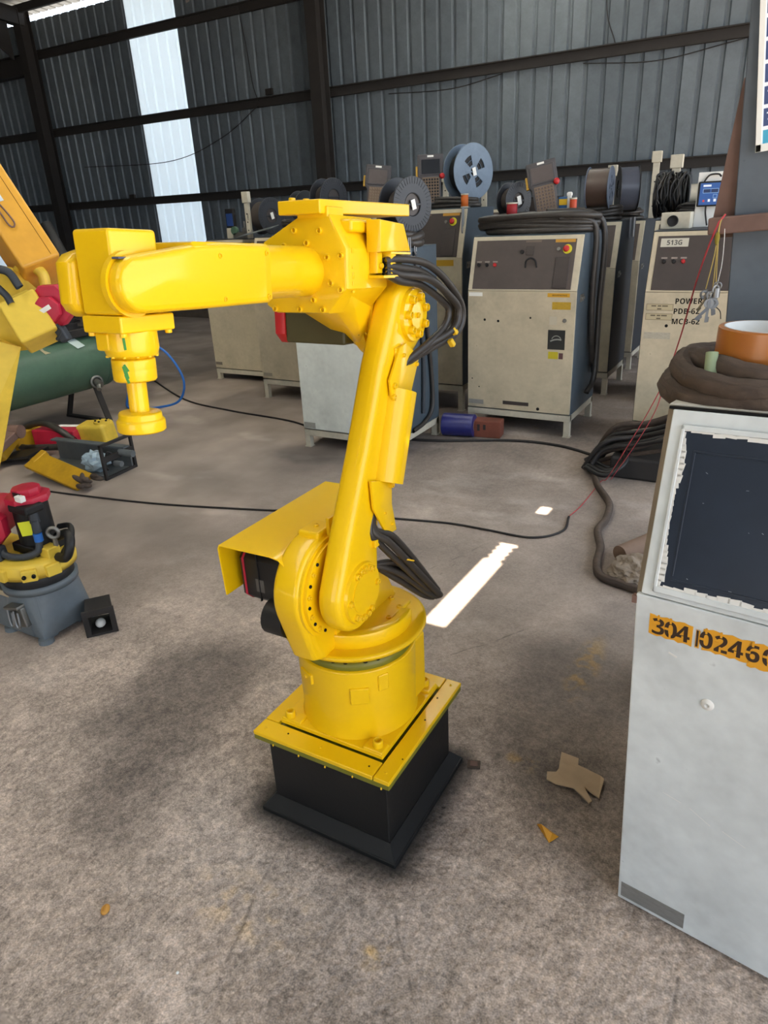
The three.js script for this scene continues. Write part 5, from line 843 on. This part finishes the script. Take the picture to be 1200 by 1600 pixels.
{
  const top = [-0.186, 1.552, -1.945];
  const t = thing('key_bunch', 'bunch of small silver keys hanging on yellow strings from the rusty ledge', 'keys', top, { world: true });
  for (const [dx, dz, yb] of [[-0.012, 0.012, 1.385], [0.012, 0.014, 1.365], [0.004, 0.012, 1.37]]) mesh('string', [tube([[top[0] + 0.006, 1.553, -1.948], [top[0] - 0.001, 1.53, -1.938], [top[0] + dx * 0.3, 1.46, -1.932], [top[0] + dx, yb, -1.928]], 0.0013, 24, 5)], std('#b39a55', { roughness: 0.9 }), t);
  mesh('knot', [T(new THREE.IcosahedronGeometry(0.007, 1), [top[0] - 0.002, 1.5, -1.932], [0, 0, 0], [0.8, 2.2, 0.8])], std('#8a7a2c', { roughness: 0.9 }), t);
  const key = (p, rz, ry, s) => { const s1 = new THREE.Shape(); s1.absarc(0, 0, 0.011, 0, 2 * PI); const h = new THREE.Path(); h.absarc(0, 0.003, 0.004, 0, 2 * PI, true); s1.holes.push(h); mesh('key', [ext(s1, 0.002, 0.0003, 1).rotateZ(rz).rotateY(ry).scale(s, s, s).translate(...p), T(RB(0.006 * s, 0.034 * s, 0.002, 0.0005), [0, -0.026 * s, 0.001]).rotateZ(rz).rotateY(ry).translate(...p), T(RB(0.004 * s, 0.012 * s, 0.002, 0.0005), [0.004 * s, -0.036 * s, 0.001]).rotateZ(rz).rotateY(ry).translate(...p)], M.chrome, t); };
  key([-0.2, 1.372, -1.928], 0.9, 0.3, 1); key([-0.192, 1.365, -1.925], -0.6, -0.4, 0.9); key([-0.182, 1.37, -1.926], 0.15, 0.2, 1.1); key([-0.178, 1.352, -1.922], -0.75, 0.3, 1.2); key([-0.176, 1.385, -1.926], -0.1, 0.9, 1); key([-0.186, 1.352, -1.92], -0.05, 0.1, 1.05);
  for (const [x, y] of [[-0.197, 1.372], [-0.178, 1.366], [-0.186, 1.37]]) mesh('key_ring', [T(new THREE.TorusGeometry(0.011, 0.0013, 6, 20), [x, y, -1.927], [0.2, 0.7, 0])], M.chrome, t);
  mesh('padlock', [cyl(0.009, 0.009, 0.022, 14, [-0.174, 1.377, -1.927]), T(new THREE.TorusGeometry(0.008, 0.002, 6, 16), [-0.172, 1.393, -1.927])], M.chrome, t);
  mesh('string', [tube([[-0.176, 1.52, -1.95], [-0.172, 1.49, -1.935], [-0.17, 1.44, -1.93], [-0.174, 1.395, -1.927]], 0.0008, 20, 5)], M.label, t); mesh('wire_end', [tube([[-0.18, 1.35, -1.925], [-0.16, 1.335, -1.925], [-0.155, 1.315, -1.925]], 0.0012, 14, 5)], M.cableBlack, t);
}
single('red_cord', [tube([[-0.178, 1.552, -1.945], [-0.186, 1.545, -1.94], [-0.205, 1.49, -1.96], [-0.241, 1.385, -2.1], [-0.297, 1.188, -2.35], [-0.373, 0.987, -2.7], [-0.479, 0.753, -3.1], [-0.633, 0.439, -3.6], [-0.82, 0.06, -4.02], [-0.87, 0.006, -4.1], [-0.88, 0.004, -3.7], [-0.9, 0.004, -3.52]], 0.0023, 140, 6), tube([[-0.373, 0.987, -2.7], [-0.46, 0.74, -3.13], [-0.61, 0.42, -3.62], [-0.8, 0.05, -4.03]], 0.002, 50, 6)], std('#c2434c', { roughness: 0.7 }), 'thin red cord running from the rusty ledge down to the floor', 'cord');
// hose coil, tape and stub on the foreground cabinet
{
  const t = thing('hose_coil', 'dusty brown cloth-covered hose coil on the foreground cabinet', 'hose', [0.03, 1.222, -1.60], { rot: [0, 0, rad(2.4)] });
  for (const [k, rx, rz, y, r, ph] of [[0, 0.235, 0.19, 0.026, 0.024, 0], [1, 0.225, 0.18, 0.05, 0.023, 1.2], [2, 0.2, 0.15, 0.058, 0.02, 2.6]]) {
    const pts = []; for (let i = 0; i < 16; i++) { const a = i / 16 * 2 * PI; pts.push([Math.cos(a) * rx * (1 + 0.05 * Math.sin(a * 3 + ph)), y + 0.012 * Math.sin(a * 2 + ph) + 0.004 * k, Math.sin(a) * rz * (1 + 0.06 * Math.cos(a * 2 + ph))]); }
    const g = tube(pts, r, 140, 12, true), p = g.attributes.position, n = g.attributes.normal; for (let i = 0; i < p.count; i++) { const q = 0.006 * fbm(p.getX(i) * 26, p.getZ(i) * 26, p.getY(i) * 26 + k, 3); p.setXYZ(i, p.getX(i) + n.getX(i) * q, p.getY(i) + n.getY(i) * q, p.getZ(i) + n.getZ(i) * q); } g.computeVertexNormals();
    mesh('hose_loop', [g], M.rubberDusty, t);
  }
}
{
  const t = thing('tape_roll', 'roll of brown packing tape lying on the dusty hose coil', 'tape', [-0.045, 1.288, -1.56], { rot: [0.0, 0, -0.02] });
  mesh('tape', [lathe([[0.074, 0], [0.083, 0.0005], [0.084, 0.003], [0.084, 0.066], [0.083, 0.0685], [0.074, 0.069]], 56)], M.tan, t); 
  mesh('core', [lathe([[0.0705, -0.0005], [0.0745, -0.0005], [0.0745, 0.0695], [0.0705, 0.0695], [0.0705, -0.0005]], 48)], M.white, t, 'white cardboard core');
  mesh('tape_end', [T(RB(0.012, 0.066, 0.0006, 0.0002), [0.06, 0.034, 0.0592], [0, 0.78, 0])], M.tan, t);
}
single('hose_stub', [rod([-0.121, 1.262, -1.462], [-0.126, 1.318, -1.482], 0.0125, 14, 0.0115)], std('#93a384', { roughness: 0.9, map: grime }), 'short pale green rod propped under the brown tape roll', 'rod');

// ---------------------------------------------------------------- floor cables and bits
const lay = (pts, y = 0.006) => pts.map(([x, z]) => [x, y, z]);
single('floor_cable', [tube(lay([[-4.08, -2.57], [-3.79, -2.61], [-3.21, -2.71], [-2.59, -2.88], [-2.22, -3.0], [-1.76, -3.1], [-1.47, -3.16], [-1.25, -3.165], [-1.0, -3.17], [-0.88, -3.31], [-0.9, -3.5]]), 0.0065, 160, 6)], M.cableBlack, 'thin dark cable running across the floor behind the yellow robot', 'cable');
single('floor_cable', [tube(lay([[-6.5, -5.6], [-6.0, -5.3], [-4.98, -4.75], [-4.28, -4.59], [-3.52, -4.5], [-3.1, -4.3]], 0.007), 0.0085, 100, 6)], M.cableBlack, 'dark cable from the wrist towards the pale grey-green cabinet', 'cable');
single('floor_cable', [tube(lay([[-2.4, -4.4], [-2.13, -4.47], [-1.65, -4.66], [-1.32, -4.67], [-1.07, -4.57], [-0.98, -4.5]], 0.009), 0.0105, 60, 6)], M.cableBlack, 'dark cable on the floor in front of the warm beige cabinet', 'cable');
single('floor_hose', [tube([[-1.0, 0.02, -4.45], [-0.97, 0.02, -4.3], [-0.87, 0.02, -4.0], [-0.74, 0.02, -3.74], [-0.705, 0.02, -3.52], [-0.71, 0.02, -3.36], [-0.65, 0.02, -3.17], [-0.625, 0.02, -3.0], [-0.585, 0.02, -2.89], [-0.5, 0.02, -2.85], [-0.3, 0.02, -2.8]], 0.02, 160, 9)], M.rubberDusty, 'thick dusty hose snaking from the cable heap towards the foreground cabinet', 'hose');
{
  const t = thing('cable_heap', 'heap of dark cables rising behind the foreground cabinet', 'cable', [-0.8, 0, -4.4], { world: true });
  for (let k = 0; k < 13; k++) { const z = -4.5 + rr(-0.12, 0.3), y = 0.03 + k * 0.012; mesh('cable', [tube([[-1.02 + rr(-0.03, 0.06), 0.025, z], [-0.9, y + 0.05, z + rr(-0.05, 0.05)], [-0.7, 0.13 + y * 0.8, z + rr(-0.08, 0.08)], [-0.45, 0.2 + y, z + rr(-0.1, 0.1)], [-0.2, 0.22 + y, z + rr(-0.1, 0.1)], [0.2, 0.1 + y, z]], rr(0.012, 0.02), 50, 8)], k % 4 ? M.cableBlack : M.rubberDusty, t); }
  for (let k = 0; k < 4; k++) { const z = -4.4 + k * 0.05; mesh('cable_loop', [tube([[-1.0, 0.03, z], [-0.97, 0.06, z + 0.1], [-0.85, 0.05, z + 0.16], [-0.75, 0.12, z + 0.1], [-0.8, 0.16, z - 0.05], [-0.93, 0.1, z - 0.08]], 0.015, 60, 8, true)], M.rubber, t); }
  mesh('wooden_block', [box(-0.85, 0.1, 0, 0.14, -4.6, -4.2, 0.02)], M.steelDark, t);
}
{
  const g = new THREE.IcosahedronGeometry(0.1, 16), p = g.attributes.position; for (let i = 0; i < p.count; i++) { const k = 1 + 0.5 * fbm(p.getX(i) * 22, p.getY(i) * 22, p.getZ(i) * 22, 5); p.setXYZ(i, p.getX(i) * k * 1.1, Math.max(-0.02, p.getY(i) * k * 0.75), p.getZ(i) * k * 1.2); } g.computeVertexNormals(); g.translate(-0.45, 0.02, -2.97);
  single('concrete_lump', [g], std('#8d7f70', { roughness: 0.95, map: grime }), 'rough concrete lump on the floor left of the foreground cabinet', 'rubble');
  single('clay_pipe', [T(new THREE.CylinderGeometry(0.04, 0.045, 0.3, 20), [-0.47, 0.045, -3.22], [PI / 2, 0.0, 0.5])], std('#7d6656', { roughness: 0.9, map: grime }), 'dusty brown pipe stub behind the concrete lump', 'pipe');
}
{
  const t = thing('tape_roll', 'roll of blue tape lying on its side under the cabinet stand', 'tape', [-2.07, 0.085, -4.66], { yaw: 0.15 });
  mesh('tape', [lathe([[0.035, -0.12], [0.083, -0.12], [0.085, -0.115], [0.085, 0.115], [0.083, 0.12], [0.035, 0.12]], 40).rotateZ(PI / 2)], std('#2b2f78', { roughness: 0.35, map: grime }), t); mesh('core', [lathe([[0.03, -0.121], [0.037, -0.121], [0.037, 0.121], [0.03, 0.121], [0.03, -0.121]], 32).rotateZ(PI / 2)], std('#9a8070'), t);
}
{
  const t = thing('brick', 'red clay brick under the front edge of the warm beige cabinet', 'brick', [-1.86, 0, -4.74], { yaw: 0.12 });
  mesh('brick_body', [box(-0.11, 0.1, 0, 0.125, -0.06, 0.06, 0.006)], std('#7d4636', { roughness: 0.9, map: grime }), t); mesh('frog_mark', [box(-0.075, -0.055, 0.05, 0.1, 0.058, 0.061, 0.0008), box(-0.03, -0.01, 0.06, 0.1, 0.058, 0.061, 0.0008)], M.steelDark, t);
}
{
  const o = [[-0.417, 1.717], [-0.361, 1.711], [-0.356, 1.686], [-0.285, 1.678], [-0.272, 1.664], [-0.269, 1.589], [-0.294, 1.595], [-0.315, 1.603], [-0.303, 1.587], [-0.283, 1.566], [-0.289, 1.554], [-0.314, 1.566], [-0.342, 1.584], [-0.396, 1.585], [-0.426, 1.595], [-0.432, 1.618], [-0.407, 1.628], [-0.404, 1.644], [-0.41, 1.677]];
  const g = ext(o, 0.004, 0.0008, 1).rotateX(-PI / 2), p = g.attributes.position; for (let i = 0; i < p.count; i++) p.setY(i, p.getY(i) + 0.008 + 0.014 * perlin.noise(p.getX(i) * 17, 0.3, p.getZ(i) * 17) + 0.02 * Math.max(0, (p.getX(i) + 0.34) * 1.2) * 0.4); g.computeVertexNormals();
  single('cardboard_scrap', [g], std('#b29c82', { roughness: 0.9, map: grime }), 'torn flat piece of brown cardboard on the floor left of the foreground cabinet', 'cardboard');
}
single('foil_scrap', [hull([[-0.4, 0.002, -1.424], [-0.388, 0.004, -1.424], [-0.333, 0.003, -1.409], [-0.351, 0.002, -1.378], [-0.385, 0.022, -1.412], [-0.35, 0.016, -1.4]], 10)], std('#c58a1c', { roughness: 0.4 }), 'folded scrap of golden yellow wrapper on the floor', 'wrapper');
single('dry_leaf', [T(new THREE.SphereGeometry(0.015, 16, 8), [-1.28, 0.006, -0.67], [0, 0.6, 0], [0.75, 0.4, 1.05]), T(RB(0.003, 0.003, 0.02, 0.001), [-1.28, 0.0125, -0.67], [0, 0.6, 0])], std('#c08a3a', { roughness: 0.5 }), 'tiny curled orange-brown chip on the bare floor at lower left', 'scrap');
{
  const t = thing('square_nut', 'small rusty square metal plate lying flat right of the black pedestal', 'metal plate', [-0.645, 0, -1.555], { yaw: 0.35 });
  mesh('plate', [box(-0.02, 0.02, 0, 0.006, -0.016, 0.016, 0.002)], M.rubberDusty, t); mesh('raised_rim', [box(-0.012, 0.012, 0.005, 0.009, -0.01, 0.01, 0.002)], M.steelRust, t);
}
single('pebble', [T(new THREE.IcosahedronGeometry(0.004, 1), [-1.0, 0.003, -0.64], [0, 0, 0], [1, 0.7, 1])], M.white, 'tiny white pebble on the floor near the lower edge', 'pebble');
renderer.render(scene, camera);
